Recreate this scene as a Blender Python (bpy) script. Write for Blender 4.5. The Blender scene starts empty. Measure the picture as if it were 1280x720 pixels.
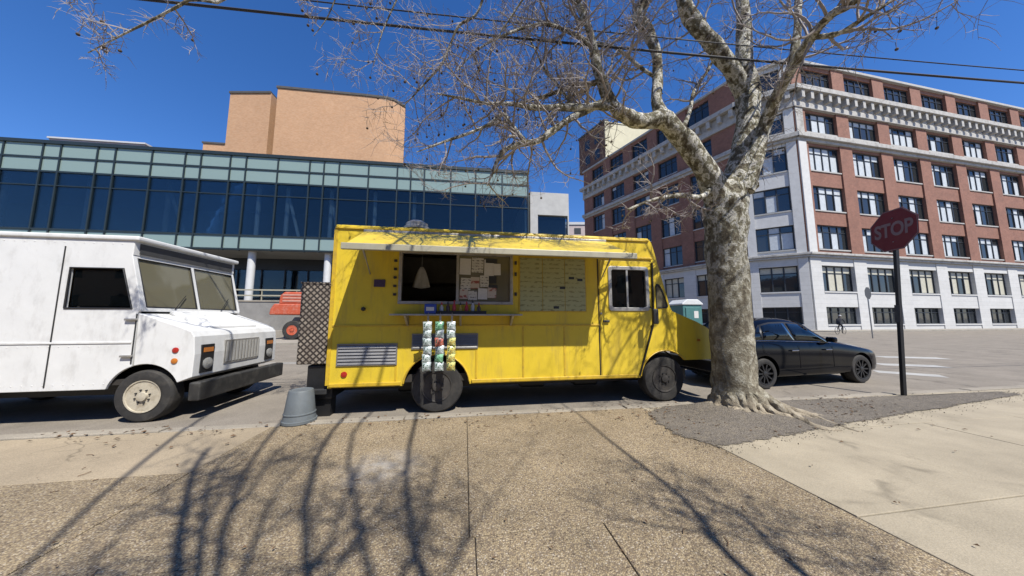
import bpy, bmesh, math, random
from mathutils import Vector, Matrix, Quaternion
random.seed(7)
SC = bpy.context.scene
COL = SC.collection
R = math.radians

# ------------------------------------------------------------------ camera, sky, sun, exposure
FPX, EYE, PITCH = 370.0, 1.5, math.atan(38 / 370.0)
cam_d = bpy.data.cameras.new('camera'); cam = bpy.data.objects.new('camera', cam_d); COL.objects.link(cam)
cam.location = (0, 0, EYE); cam.rotation_euler = (R(90) + PITCH, 0, 0)
cam_d.sensor_width = 36; cam_d.lens = FPX / 1280 * 36; cam_d.clip_end = 3000; cam_d.clip_start = .05
SC.camera = cam

AX = Vector((.988, .156, 0)).normalized()          # direction of the kerb and of the parked vans
NX = Vector((AX.y, -AX.x, 0))                      # from the vans towards the pavement
SUN = (AX * .46 + NX * .85 + Vector((0, 0, 1.35))).normalized()
el = math.asin(SUN.z); az = math.atan2(SUN.x, SUN.y)
w = bpy.data.worlds.new('World'); SC.world = w; w.use_nodes = True
nt = w.node_tree; nt.nodes.clear()
sky = nt.nodes.new('ShaderNodeTexSky'); sky.sky_type = 'NISHITA'; sky.sun_disc = False
sky.sun_elevation = el; sky.sun_rotation = az
sky.altitude = 300; sky.air_density = 1.0; sky.dust_density = .1; sky.ozone_density = 5.0
hs = nt.nodes.new('ShaderNodeHueSaturation'); hs.inputs['Saturation'].default_value = 1.22
bg = nt.nodes.new('ShaderNodeBackground'); bg.inputs[1].default_value = .090
ow = nt.nodes.new('ShaderNodeOutputWorld')
nt.links.new(sky.outputs[0], hs.inputs['Color']); gain = nt.nodes.new('ShaderNodeVectorMath'); gain.operation = 'MULTIPLY'; gain.inputs[1].default_value = (1.10, 1.04, 1.24); nt.links.new(hs.outputs[0], gain.inputs[0]); nt.links.new(gain.outputs[0], bg.inputs[0]); nt.links.new(bg.outputs[0], ow.inputs[0])
sd = bpy.data.lights.new('sun', 'SUN'); sd.energy = 5.0; sd.angle = R(.53); sd.color = (1, .96, .88)
so = bpy.data.objects.new('sun', sd); COL.objects.link(so); so.location = SUN * 60
so.rotation_euler = SUN.to_track_quat('Z', 'Y').to_euler()
SC.view_settings.view_transform = 'Standard'; SC.view_settings.look = 'None'
SC.view_settings.exposure = .60; SC.view_settings.gamma = 1; SC.view_settings.use_curve_mapping = False

# ------------------------------------------------------------------ pixel helpers (photo pixels, 1280 x 720)
def ray(x, y):
    dx, dy = (x - 640) / FPX, (360 - y) / FPX
    return Vector((dx, math.cos(PITCH) - dy * math.sin(PITCH), math.sin(PITCH) + dy * math.cos(PITCH)))
CAM = Vector((0, 0, EYE))
def G(x, y, z=0):
    r = ray(x, y); return CAM + r * ((z - EYE) / r.z)
def D(x, y, Y):                                    # the point of the pixel's ray at forward distance Y
    r = ray(x, y); return CAM + r * (Y / r.y)
def PLN(x, y, P, n):
    r = ray(x, y); return CAM + r * ((P - CAM).dot(n) / r.dot(n))

# ------------------------------------------------------------------ materials
MATS = {}
def M(name, col, rough=.6, metal=0., var=.12, scale=6., bump=0., bscale=60., dirt=None, dscale=2., damt=.5, spec=.5, stretch=None, coat=0.):
    if name in MATS: return MATS[name]
    m = bpy.data.materials.new(name); m.use_nodes = True; N = m.node_tree.nodes; L = m.node_tree.links
    b = N['Principled BSDF']; b.inputs['Roughness'].default_value = rough; b.inputs['Metallic'].default_value = metal
    b.inputs['Specular IOR Level'].default_value = spec; b.inputs['Coat Weight'].default_value = coat
    tc = N.new('ShaderNodeTexCoord'); vec = tc.outputs['Object']
    oi = N.new('ShaderNodeObjectInfo'); ad = N.new('ShaderNodeVectorMath'); ad.operation = 'ADD'
    ml = N.new('ShaderNodeMath'); ml.operation = 'MULTIPLY'; ml.inputs[1].default_value = 7.3
    L.new(oi.outputs['Random'], ml.inputs[0]); L.new(vec, ad.inputs[0]); L.new(ml.outputs[0], ad.inputs[1]); vec = ad.outputs[0]
    if stretch:
        mp = N.new('ShaderNodeMapping'); mp.inputs['Scale'].default_value = stretch; L.new(vec, mp.inputs[0]); svec = mp.outputs[0]
    else: svec = vec
    n1 = N.new('ShaderNodeTexNoise'); n1.inputs['Scale'].default_value = scale; n1.inputs['Detail'].default_value = 6; n1.inputs['Roughness'].default_value = .65
    L.new(vec, n1.inputs['Vector'])
    mr = N.new('ShaderNodeMapRange'); mr.inputs['From Min'].default_value = .3; mr.inputs['From Max'].default_value = .7
    mr.inputs['To Min'].default_value = 1 - var; mr.inputs['To Max'].default_value = 1 + var
    L.new(n1.outputs['Fac'], mr.inputs['Value'])
    mx = N.new('ShaderNodeVectorMath'); mx.operation = 'SCALE'; mx.inputs[0].default_value = col[:3]
    L.new(mr.outputs[0], mx.inputs['Scale']); out = mx.outputs[0]
    if dirt:
        n2 = N.new('ShaderNodeTexNoise'); n2.inputs['Scale'].default_value = dscale; n2.inputs['Detail'].default_value = 8; n2.inputs['Roughness'].default_value = .7
        L.new(svec, n2.inputs['Vector'])
        m2 = N.new('ShaderNodeMapRange'); m2.inputs['From Min'].default_value = .5; m2.inputs['From Max'].default_value = .72
        m2.inputs['To Max'].default_value = damt; L.new(n2.outputs['Fac'], m2.inputs['Value'])
        mm = N.new('ShaderNodeMix'); mm.data_type = 'RGBA'; mm.inputs[7].default_value = (*dirt, 1)
        L.new(m2.outputs[0], mm.inputs[0]); L.new(out, mm.inputs[6]); out = mm.outputs[2]
    L.new(out, b.inputs['Base Color'])
    if bump:
        n3 = N.new('ShaderNodeTexNoise'); n3.inputs['Scale'].default_value = bscale; n3.inputs['Detail'].default_value = 5
        L.new(vec, n3.inputs['Vector'])
        bp = N.new('ShaderNodeBump'); bp.inputs['Strength'].default_value = bump; bp.inputs['Distance'].default_value = .02
        L.new(n3.outputs['Fac'], bp.inputs['Height']); L.new(bp.outputs[0], b.inputs['Normal'])
    MATS[name] = m; return m
def nodes_of(name):
    m = bpy.data.materials.new(name); m.use_nodes = True; MATS[name] = m
    return m, m.node_tree.nodes, m.node_tree.links, m.node_tree.nodes['Principled BSDF']
def ramp(N, stops, interp='LINEAR'):
    r = N.new('ShaderNodeValToRGB'); e = r.color_ramp; e.interpolation = interp
    while len(e.elements) < len(stops): e.elements.new(.5)
    for k, (p, c) in enumerate(stops): e.elements[k].position = p; e.elements[k].color = (*c, 1)
    return r
def mixc(N, L, fac, a, b, mode='MIX'):
    x = N.new('ShaderNodeMix'); x.data_type = 'RGBA'; x.blend_type = mode
    for s, v in ((0, fac), (6, a), (7, b)):
        if hasattr(v, 'links'): L.new(v, x.inputs[s])
        else: x.inputs[s].default_value = v if s == 0 else (*v, 1)
    return x.outputs[2]
def noise(N, L, vec, scale, detail=6, rough=.6, dist=0):
    n = N.new('ShaderNodeTexNoise'); n.inputs['Scale'].default_value = scale; n.inputs['Detail'].default_value = detail
    n.inputs['Roughness'].default_value = rough; n.inputs['Distortion'].default_value = dist
    if vec: L.new(vec, n.inputs['Vector'])
    return n.outputs['Fac']
def mrange(N, L, v, a, b, c=0., d=1.):
    m = N.new('ShaderNodeMapRange')
    for k, x in zip(('From Min', 'From Max', 'To Min', 'To Max'), (a, b, c, d)): m.inputs[k].default_value = x
    L.new(v, m.inputs['Value']); return m.outputs[0]
def bumpn(N, L, b, h, strength, dist=.02):
    p = N.new('ShaderNodeBump'); p.inputs['Strength'].default_value = strength; p.inputs['Distance'].default_value = dist
    L.new(h, p.inputs['Height']); L.new(p.outputs[0], b.inputs['Normal'])

def spots(N, L, g, c, scale, dark, amt=.6):                    # sparse gum and oil spots
    v = N.new('ShaderNodeTexVoronoi'); v.inputs['Scale'].default_value = scale; L.new(g, v.inputs['Vector'])
    sp = N.new('ShaderNodeSeparateColor'); L.new(v.outputs['Color'], sp.inputs[0])
    f = N.new('ShaderNodeMath'); f.operation = 'MULTIPLY'; L.new(mrange(N, L, v.outputs['Distance'], .05, .11, amt, 0), f.inputs[0]); L.new(mrange(N, L, sp.outputs[1], .6, .62), f.inputs[1])
    return mixc(N, L, f.outputs[0], c, dark)
def make_aggregate():
    m, N, L, b = nodes_of('aggregate'); g = N.new('ShaderNodeNewGeometry').outputs['Position']
    v = N.new('ShaderNodeTexVoronoi'); v.inputs['Scale'].default_value = 88; L.new(g, v.inputs['Vector'])
    sep = N.new('ShaderNodeSeparateColor'); L.new(v.outputs['Color'], sep.inputs[0])
    cr = ramp(N, [(0, (.10, .072, .05)), (.1, (.23, .17, .11)), (.32, (.36, .272, .158)), (.6, (.455, .355, .212)), (.85, (.525, .425, .262)), (.94, (.55, .46, .33)), (1, (.62, .54, .42))]); L.new(sep.outputs[0], cr.inputs[0])
    matrix = mrange(N, L, v.outputs['Distance'], .42, .7)
    c = mixc(N, L, matrix, cr.outputs[0], (.25, .195, .135))
    big = mrange(N, L, noise(N, L, g, .9, 8, .65), .35, .68, .74, 1.12)
    sc = N.new('ShaderNodeVectorMath'); sc.operation = 'SCALE'; L.new(c, sc.inputs[0]); L.new(big, sc.inputs['Scale'])
    st = mrange(N, L, noise(N, L, g, 2.3, 8, .7, .4), .60, .75, 0, .5)
    c = mixc(N, L, st, sc.outputs[0], (.20, .155, .115))
    pale = N.new('ShaderNodeVectorMath'); pale.operation = 'DISTANCE'; L.new(g, pale.inputs[0]); pale.inputs[1].default_value = G(478, 583)
    pf = mrange(N, L, pale.outputs['Value'], .08, .5, 1, 0)
    pn = N.new('ShaderNodeMath'); pn.operation = 'MULTIPLY'; L.new(pf, pn.inputs[0]); L.new(mrange(N, L, noise(N, L, g, 7, 6), .35, .65, .1, .75), pn.inputs[1])
    c = mixc(N, L, pn.outputs[0], c, (.55, .51, .45))
    c = spots(N, L, g, c, 2.6, (.10, .08, .065), .55)
    L.new(c, b.inputs['Base Color']); b.inputs['Roughness'].default_value = .85; b.inputs['Specular IOR Level'].default_value = .3
    inv = N.new('ShaderNodeMath'); inv.operation = 'SUBTRACT'; inv.inputs[0].default_value = 1; L.new(v.outputs['Distance'], inv.inputs[1])
    bumpn(N, L, b, inv.outputs[0], .55, .012); return m
make_aggregate()
def make_concrete(name, col, crack=0., fine=.1):
    m, N, L, b = nodes_of(name); g = N.new('ShaderNodeNewGeometry').outputs['Position']
    f1 = mrange(N, L, noise(N, L, g, 1.1, 8, .65), .3, .7, .8, 1.16)
    f2 = mrange(N, L, noise(N, L, g, 90, 3, .7), .3, .7, 1 - fine * 1.6, 1 + fine * 1.6)
    mu = N.new('ShaderNodeMath'); mu.operation = 'MULTIPLY'; L.new(f1, mu.inputs[0]); L.new(f2, mu.inputs[1])
    sc = N.new('ShaderNodeVectorMath'); sc.operation = 'SCALE'; sc.inputs[0].default_value = col; L.new(mu.outputs[0], sc.inputs['Scale']); c = sc.outputs[0]
    st = mrange(N, L, noise(N, L, g, 3.1, 8, .7, .6), .58, .74, 0, .42); c = mixc(N, L, st, c, tuple(x * .45 for x in col))
    if crack:
        dn = N.new('ShaderNodeTexNoise'); dn.inputs['Scale'].default_value = 3; L.new(g, dn.inputs['Vector'])
        mp = mixc(N, L, .3, g, dn.outputs['Color'])
        v = N.new('ShaderNodeTexVoronoi'); v.feature = 'DISTANCE_TO_EDGE'; v.inputs['Scale'].default_value = crack; L.new(mp, v.inputs['Vector'])
        ck = mrange(N, L, v.outputs['Distance'], .002, .016, .5, 0); ckm = N.new('ShaderNodeMath'); ckm.operation = 'MULTIPLY'; L.new(ck, ckm.inputs[0]); L.new(mrange(N, L, noise(N, L, g, 1.7, 4), .42, .6), ckm.inputs[1]); c = mixc(N, L, ckm.outputs[0], c, tuple(x * .3 for x in col))
    if name in ('concrete', 'old_concrete', 'asphalt'): c = spots(N, L, g, c, 2.2, tuple(x * .4 for x in col), .5)
    if name == 'soil':
        c = mixc(N, L, mrange(N, L, noise(N, L, g, 14, 8, .75), .5, .62, 0, .7), c, (.30, .255, .19)); c = mixc(N, L, mrange(N, L, noise(N, L, g, 30, 6, .7, .5), .56, .62, 0, .8), c, (.085, .07, .055))
    L.new(c, b.inputs['Base Color']); b.inputs['Roughness'].default_value = .9; b.inputs['Specular IOR Level'].default_value = .25
    bumpn(N, L, b, noise(N, L, g, 45 if name == 'soil' else 70, 6), .9 if name == 'soil' else .3, .03 if name == 'soil' else .012); return m
make_concrete('concrete', (.435, .375, .275), .35); make_concrete('old_concrete', (.40, .325, .225), 1.6, .16); make_concrete('kerb_stone', (.36, .32, .26), 0, .15)
make_concrete('asphalt', (.285, .25, .205), .35, .2); make_concrete('far_pavement', (.38, .345, .29)); make_concrete('soil', (.20, .175, .145), 0, .5)
sm = MATS['soil']; N_, L_ = sm.node_tree.nodes, sm.node_tree.links
at_ = N_.new('ShaderNodeAttribute'); at_.attribute_name = 'inside'; gp = N_.new('ShaderNodeNewGeometry').outputs['Position']
ad_ = N_.new('ShaderNodeMath'); L_.new(at_.outputs['Fac'], ad_.inputs[0]); L_.new(noise(N_, L_, gp, 11, 8, .7), ad_.inputs[1])
tr_ = N_.new('ShaderNodeBsdfTransparent'); mx_ = N_.new('ShaderNodeMixShader'); L_.new(mrange(N_, L_, ad_.outputs[0], .56, .64), mx_.inputs[0])
L_.new(tr_.outputs[0], mx_.inputs[1]); L_.new(N_['Principled BSDF'].outputs[0], mx_.inputs[2]); L_.new(mx_.outputs[0], N_['Material Output'].inputs[0])
make_concrete('crumb', (.17, .145, .115), 0, .3); make_concrete('subsoil', (.13, .105, .08), 0, .3); make_concrete('worn_line', (.50, .49, .46), 0, .12); make_concrete('grey_wall', (.30, .29, .27), 0, .08)
def make_brick(name, c1, c2, mort, bw=.22, bh=.075, blotch=.12):
    m, N, L, b = nodes_of(name); tc = N.new('ShaderNodeTexCoord').outputs['Object']
    sx = N.new('ShaderNodeSeparateXYZ'); L.new(tc, sx.inputs[0]); cx = N.new('ShaderNodeCombineXYZ')
    ad = N.new('ShaderNodeMath'); L.new(sx.outputs[0], ad.inputs[0]); L.new(sx.outputs[1], ad.inputs[1])
    L.new(ad.outputs[0], cx.inputs[0]); L.new(sx.outputs[2], cx.inputs[1])
    br = N.new('ShaderNodeTexBrick'); L.new(cx.outputs[0], br.inputs['Vector']); br.inputs['Scale'].default_value = 1
    br.inputs['Brick Width'].default_value = bw; br.inputs['Row Height'].default_value = bh; br.inputs['Mortar Size'].default_value = .006
    br.inputs['Color1'].default_value = (*c1, 1); br.inputs['Color2'].default_value = (*c2, 1); br.inputs['Mortar'].default_value = (*mort, 1)
    f = mrange(N, L, noise(N, L, tc, .45, 8, .7), .3, .7, 1 - blotch, 1 + blotch)
    f2 = mrange(N, L, noise(N, L, cx.outputs[0], 2.2, 6, .7), .3, .7, 1 - blotch, 1 + blotch)
    mu = N.new('ShaderNodeMath'); mu.operation = 'MULTIPLY'; L.new(f, mu.inputs[0]); L.new(f2, mu.inputs[1])
    sc = N.new('ShaderNodeVectorMath'); sc.operation = 'SCALE'; L.new(br.outputs['Color'], sc.inputs[0]); L.new(mu.outputs[0], sc.inputs['Scale'])
    L.new(sc.outputs[0], b.inputs['Base Color']); b.inputs['Roughness'].default_value = .85; bumpn(N, L, b, br.outputs['Fac'], -.3, .01); return m
make_brick('tan_brick', (.55, .30, .15), (.63, .375, .21), (.52, .35, .22), blotch=.07); make_brick('red_brick', (.265, .112, .073), (.33, .15, .10), (.28, .17, .125), blotch=.16)
make_brick('dark_brick', (.16, .075, .05), (.2, .1, .065), (.16, .1, .075), blotch=.12)
make_brick('white_stone', (.64, .63, .60), (.69, .68, .65), (.36, .35, .33), 30., .55, .06)
def make_bark():
    m, N, L, b = nodes_of('bark'); g = N.new('ShaderNodeNewGeometry').outputs['Position']
    mp = N.new('ShaderNodeMapping'); mp.inputs['Scale'].default_value = (1, 1, .72); L.new(g, mp.inputs[0])
    n1 = noise(N, L, mp.outputs[0], 9.5, 4, .6, .4); n2 = noise(N, L, mp.outputs[0], 26, 5, .7)
    ma = N.new('ShaderNodeMath'); ma.operation = 'MULTIPLY_ADD'; L.new(n2, ma.inputs[0]); ma.inputs[1].default_value = .34; L.new(n1, ma.inputs[2])
    a = mrange(N, L, ma.outputs[0], .17, 1.17)
    cr = ramp(N, [(.36, (.10, .082, .055)), (.42, (.19, .165, .11)), (.465, (.27, .245, .17)), (.49, (.21, .21, .135)), (.51, (.40, .375, .29)), (.525, (.64, .61, .52)), (.60, (.76, .73, .65)), (.63, (.30, .29, .19)), (.70, (.60, .57, .49))]); L.new(a, cr.inputs[0])
    low = ramp(N, [(.34, (.15, .125, .09)), (.44, (.235, .205, .15)), (.50, (.30, .27, .20)), (.56, (.34, .31, .235)), (.585, (.45, .42, .335)), (.63, (.55, .52, .43)), (.66, (.33, .30, .225))]); L.new(a, low.inputs[0])
    sx = N.new('ShaderNodeSeparateXYZ'); L.new(g, sx.inputs[0]); hz = mrange(N, L, sx.outputs[2], 1.4, 3.6)
    c = mixc(N, L, hz, low.outputs[0], cr.outputs[0])
    rt = mrange(N, L, sx.outputs[2], .28, .06, 0, .75); c = mixc(N, L, rt, c, (.46, .385, .285))
    fine = mrange(N, L, noise(N, L, g, 70, 5, .7), .3, .7, .74, 1.22)
    sc = N.new('ShaderNodeVectorMath'); sc.operation = 'SCALE'; big = mrange(N, L, noise(N, L, mp.outputs[0], 1.7, 4, .6), .32, .68, .72, 1.25); fb = N.new('ShaderNodeMath'); fb.operation = 'MULTIPLY'; L.new(fine, fb.inputs[0]); L.new(big, fb.inputs[1])
    L.new(c, sc.inputs[0]); L.new(fb.outputs[0], sc.inputs['Scale'])
    L.new(sc.outputs[0], b.inputs['Base Color']); b.inputs['Roughness'].default_value = .88; b.inputs['Specular IOR Level'].default_value = .2
    hh = N.new('ShaderNodeMath'); L.new(a, hh.inputs[0]); L.new(noise(N, L, g, 34, 6, .7), hh.inputs[1]); bumpn(N, L, b, hh.outputs[0], .8, .03); return m
make_bark()
def make_glass(name, tint, refl, rough=.03, trans=.5, body=(.01, .015, .025), gcol=(.9, .95, 1)):
    m, N, L, b = nodes_of(name); out = N['Material Output']
    tr = N.new('ShaderNodeBsdfTransparent'); tr.inputs[0].default_value = (*tint, 1)
    df = N.new('ShaderNodeBsdfDiffuse'); df.inputs[0].default_value = (*body, 1)
    m1 = N.new('ShaderNodeMixShader'); m1.inputs[0].default_value = trans; L.new(df.outputs[0], m1.inputs[1]); L.new(tr.outputs[0], m1.inputs[2])
    gl = N.new('ShaderNodeBsdfGlossy'); gl.inputs['Roughness'].default_value = rough; gl.inputs[0].default_value = (*gcol, 1)
    bp = N.new('ShaderNodeBump'); bp.inputs['Strength'].default_value = .12; bp.inputs['Distance'].default_value = .05
    L.new(noise(N, L, N.new('ShaderNodeNewGeometry').outputs['Position'], .9, 3, .5), bp.inputs['Height']); L.new(bp.outputs[0], gl.inputs['Normal'])
    lw = N.new('ShaderNodeLayerWeight'); lw.inputs[0].default_value = .35
    fr = mrange(N, L, lw.outputs['Fresnel'], 0, 1, refl, min(1, refl + .8))
    m2 = N.new('ShaderNodeMixShader'); L.new(fr, m2.inputs[0]); L.new(m1.outputs[0], m2.inputs[1]); L.new(gl.outputs[0], m2.inputs[2])
    L.new(m2.outputs[0], out.inputs[0]); N.remove(b); return m
make_glass('vision_glass', (.68, .78, .84), .02, .015, .9, (.012, .03, .05), (.5, .56, .58)); make_glass('car_glass', (.12, .14, .14), .06, .02, .75, (.01, .013, .015), (.62, .66, .66)); make_glass('van_glass', (.45, .42, .32), .05, .05, .5, (.25, .23, .15))  # the van glass has a brownish body colour standing in for reflections
make_glass('spandrel_glass', (.2, .25, .25), .04, .06, .0, (.20, .265, .24), (.6, .65, .62))
make_glass('loft_glass', (.1, .12, .14), .08, .04, .0, (.025, .028, .03), (.6, .62, .62))
M('yellow_paint', (.84, .61, .045), .32, 0, .06, 3, .35, 2.2, (.50, .35, .085), 2.2, .6, .45, (3.5, 1, .6))
M('yellow_trim', (.70, .46, .03), .45, 0, .12, 8, 0, 1, (.3, .22, .08), 9, .6)
M('white_paint', (.86, .86, .84), .42, 0, .05, 3, .3, 2.5, (.40, .375, .34), 2.8, .38, .45, (2.2, 1.5, .9))
M('alu', (.50, .48, .44), .45, .55, .15, 12, .1, 60, (.22, .2, .17), 7, .6); M('cream_alu', (.47, .44, .33), .5, .15, .1, 10, 0, 1, (.4, .35, .2), 5, .5)
M('wheel_grey', (.07, .065, .06), .6, .3, .25, 10, 0, 1, (.13, .11, .09), 6, .6); M('rubber', (.03, .028, .026), .8, 0, .25, 12, .2, 50, (.10, .09, .075), 4, .6); M('black', (.012, .012, .013), .5, 0, .2, 10, .1, 40); M('black_trim', (.03, .03, .03), .6, 0, .3, 12)
M('rim_cream', (.60, .54, .42), .5, .1, .15, 12, 0, 1, (.25, .18, .1), 8, .7); M('rim_dark', (.05, .05, .053), .35, .5, .2, 12); M('steel', (.45, .45, .46), .3, .9, .1, 20)
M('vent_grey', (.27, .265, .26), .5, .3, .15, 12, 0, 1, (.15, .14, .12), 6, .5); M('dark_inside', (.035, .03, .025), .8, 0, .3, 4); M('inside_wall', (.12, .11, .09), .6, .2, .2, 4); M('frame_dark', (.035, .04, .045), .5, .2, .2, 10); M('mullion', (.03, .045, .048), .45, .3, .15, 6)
M('red_lens', (.45, .03, .02), .25, 0, .1, 30); M('amber_lens', (.6, .2, .03), .25, 0, .1, 30); M('lamp_glass', (.5, .5, .48), .15, .4, .2, 40); M('paper', (.72, .70, .66), .8, 0, .08, 30)
M('white_cloth', (.6, .58, .53), .9, 0, .1, 12, .3, 30); M('column_white', (.72, .72, .70), .6, 0, .06, 3); M('soffit', (.30, .30, .29), .8, 0, .08, 2); M('stone_grey', (.50, .49, .46), .85, 0, .12, 1.2, .1, 20)
M('black_car', (.003, .004, .007), .09, .0, .1, 4, 0, 1, None, 1, 0, .22); M('chrome', (.6, .6, .6), .15, 1, .05, 10); M('twig', (.37, .325, .30), .9, 0, .35, 3); M('seed', (.10, .07, .045), .95, 0, .3, 30, .4, 80)
M('bucket_grey', (.15, .17, .18), .55, 0, .1, 9, .1, 30, (.12, .12, .12), 5, .5); M('machine_orange', (.60, .115, .05), .5, 0, .14, 8, .1, 30, (.55, .35, .28), 4, .6)
M('teal', (.07, .20, .19), .5, 0, .12, 5, 0, 1); M('roof_white', (.75, .76, .74), .5, 0, .05, 6); M('stop_red', (.22, .013, .018), .45, 0, .1, 8, 0, 1, (.2, .05, .04), 4, .4); M('stop_letters', (.30, .20, .20), .6, 0, .1, 10)
M('sign_back', (.09, .09, .09), .6, .3, .15, 10); M('leaf', (.16, .095, .05), .9, 0, .4, 3); M('wire', (.025, .025, .03), .7, 0, .1, 3); M('wood_pole', (.13, .09, .06), .9, 0, .25, 5, .4, 30)
M('blind', (.62, .66, .68), .6, 0, .12, 3); M('cream_blind', (.60, .57, .45), .6, 0, .1, 3); M('board_green', (.40, .44, .26), .5, 0, .06, 6); M('far_pink', (.55, .45, .42), .8, 0, .1, 1); M('roof_tar', (.09, .085, .08), .9, 0, .2, 2); M('far_white', (.62, .62, .62), .8, 0, .08, 1)
def make_tread():
    m, N, L, b = nodes_of('tread_plate'); tc = N.new('ShaderNodeTexCoord').outputs['Object']
    mp = N.new('ShaderNodeMapping'); mp.inputs['Rotation'].default_value = (0, R(45), 0); mp.inputs['Scale'].default_value = (15, 15, 15); L.new(tc, mp.inputs[0]); sx = N.new('ShaderNodeSeparateXYZ'); L.new(mp.outputs[0], sx.inputs[0]); cx = N.new('ShaderNodeCombineXYZ'); L.new(sx.outputs[0], cx.inputs[0]); L.new(sx.outputs[2], cx.inputs[1])
    ck = N.new('ShaderNodeTexVoronoi'); ck.voronoi_dimensions = '2D'; ck.inputs['Scale'].default_value = 1.0; ck.inputs['Randomness'].default_value = 0; ck.distance = 'CHEBYCHEV'; L.new(cx.outputs[0], ck.inputs['Vector'])
    f = mrange(N, L, ck.outputs['Distance'], .26, .36); c = mixc(N, L, f, (.42, .36, .29), (.04, .033, .028))
    c = mixc(N, L, mrange(N, L, noise(N, L, tc, 4, 6), .4, .7, 0, .6), c, (.07, .05, .04))
    L.new(c, b.inputs['Base Color']); b.inputs['Roughness'].default_value = .5; b.inputs['Metallic'].default_value = .15; bumpn(N, L, b, f, -.6, .01); return m
make_tread()
def make_print(name, base, ink, sx, sz):                      # rows of small illegible print on a flat sheet
    m, N, L, b = nodes_of(name); tc = N.new('ShaderNodeTexCoord').outputs['Object']
    mp = N.new('ShaderNodeMapping'); mp.inputs['Scale'].default_value = (sx, 1, sz); L.new(tc, mp.inputs[0])
    n = noise(N, L, mp.outputs[0], 1, 3, .6); wv = N.new('ShaderNodeTexWave'); wv.bands_direction = 'Z'; wv.inputs['Scale'].default_value = sz * .16; L.new(tc, wv.inputs['Vector'])
    f = N.new('ShaderNodeMath'); f.operation = 'MULTIPLY'; L.new(mrange(N, L, n, .48, .56), f.inputs[0]); L.new(mrange(N, L, wv.outputs['Fac'], .45, .7), f.inputs[1])
    c = mixc(N, L, f.outputs[0], base, ink); L.new(c, b.inputs['Base Color']); b.inputs['Roughness'].default_value = .5; return m
make_print('menu_print', (.43, .43, .20), (.27, .25, .10), 11, 24); make_print('paper_print', (.66, .64, .58), (.12, .10, .10), 24, 40); make_print('photo_print', (.60, .52, .44), (.35, .08, .06), 12, 16)
def mt(n): return MATS[n]

# ------------------------------------------------------------------ mesh helpers
class MB:
    def __init__(s): s.v = []; s.f = []
    def add(s, vs, fs):
        o = len(s.v); s.v += [tuple(v) for v in vs]; s.f += [tuple(i + o for i in f) for f in fs]; return s
    def box(s, x0, x1, y0, y1, z0, z1):
        return s.add([(x0, y0, z0), (x1, y0, z0), (x1, y1, z0), (x0, y1, z0), (x0, y0, z1), (x1, y0, z1), (x1, y1, z1), (x0, y1, z1)],
                     [(3, 2, 1, 0), (4, 5, 6, 7), (0, 1, 5, 4), (1, 2, 6, 5), (2, 3, 7, 6), (3, 0, 4, 7)])
    def hexa(s, p): return s.add(p, [(3, 2, 1, 0), (4, 5, 6, 7), (0, 1, 5, 4), (1, 2, 6, 5), (2, 3, 7, 6), (3, 0, 4, 7)])
    def prism(s, poly, f0, f1):                               # poly of 2-D points, f0/f1 map them to the two end faces
        n = len(poly); a = [f0(*p) for p in poly]; b = [f1(*p) for p in poly]
        return s.add(a + b, [tuple(range(n))[::-1], tuple(range(n, 2 * n))] + [(i, (i + 1) % n, n + (i + 1) % n, n + i) for i in range(n)])
    def tube(s, pts, rad, seg=8, cap=True, squash=None):
        pts = [Vector(p) for p in pts]; n = len(pts)
        if not hasattr(rad, '__len__'): rad = [rad] * n
        t0 = (pts[1] - pts[0]).normalized(); up = Vector((0, 0, 1)) if abs(t0.z) < .9 else Vector((1, 0, 0))
        x = t0.cross(up).normalized(); o = len(s.v)
        for i, p in enumerate(pts):
            t = (pts[min(i + 1, n - 1)] - pts[max(i - 1, 0)]).normalized()
            x = (x - t * x.dot(t)); x = x.normalized() if x.length > 1e-6 else t.orthogonal().normalized(); y = t.cross(x)
            for k in range(seg):
                a = 2 * math.pi * k / seg; rr = rad[i] * (squash(i, a) if squash else 1)
                s.v.append(tuple(p + x * math.cos(a) * rr + y * math.sin(a) * rr))
        for i in range(n - 1):
            for k in range(seg):
                a, b = o + i * seg + k, o + i * seg + (k + 1) % seg; s.f.append((a, b, b + seg, a + seg))
        if cap: s.f.append(tuple(o + k for k in range(seg))[::-1]); s.f.append(tuple(o + (n - 1) * seg + k for k in range(seg)))
        return s
    def lathe(s, prof, origin, axis, seg=24, cap=True):                 # prof (radius, distance along axis)
        ax = Vector(axis).normalized(); x = ax.orthogonal().normalized(); y = ax.cross(x); o0 = Vector(origin); o = len(s.v); n = len(prof)
        for r, h in prof:
            for k in range(seg):
                a = 2 * math.pi * k / seg; s.v.append(tuple(o0 + ax * h + x * math.cos(a) * r + y * math.sin(a) * r))
        for i in range(n - 1):
            for k in range(seg):
                a, b = o + i * seg + k, o + i * seg + (k + 1) % seg; s.f.append((a, b, b + seg, a + seg))
        if cap: s.f.append(tuple(o + k for k in range(seg))[::-1]); s.f.append(tuple(o + (n - 1) * seg + k for k in range(seg)))
        return s
    def build(s, name, mat, parent=None, bevel=0, smooth=None, seg=2):
        me = bpy.data.meshes.new(name); me.from_pydata(s.v, [], s.f); me.update()
        return mesh_obj(name, me, mat, parent, bevel, smooth, seg)
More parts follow.
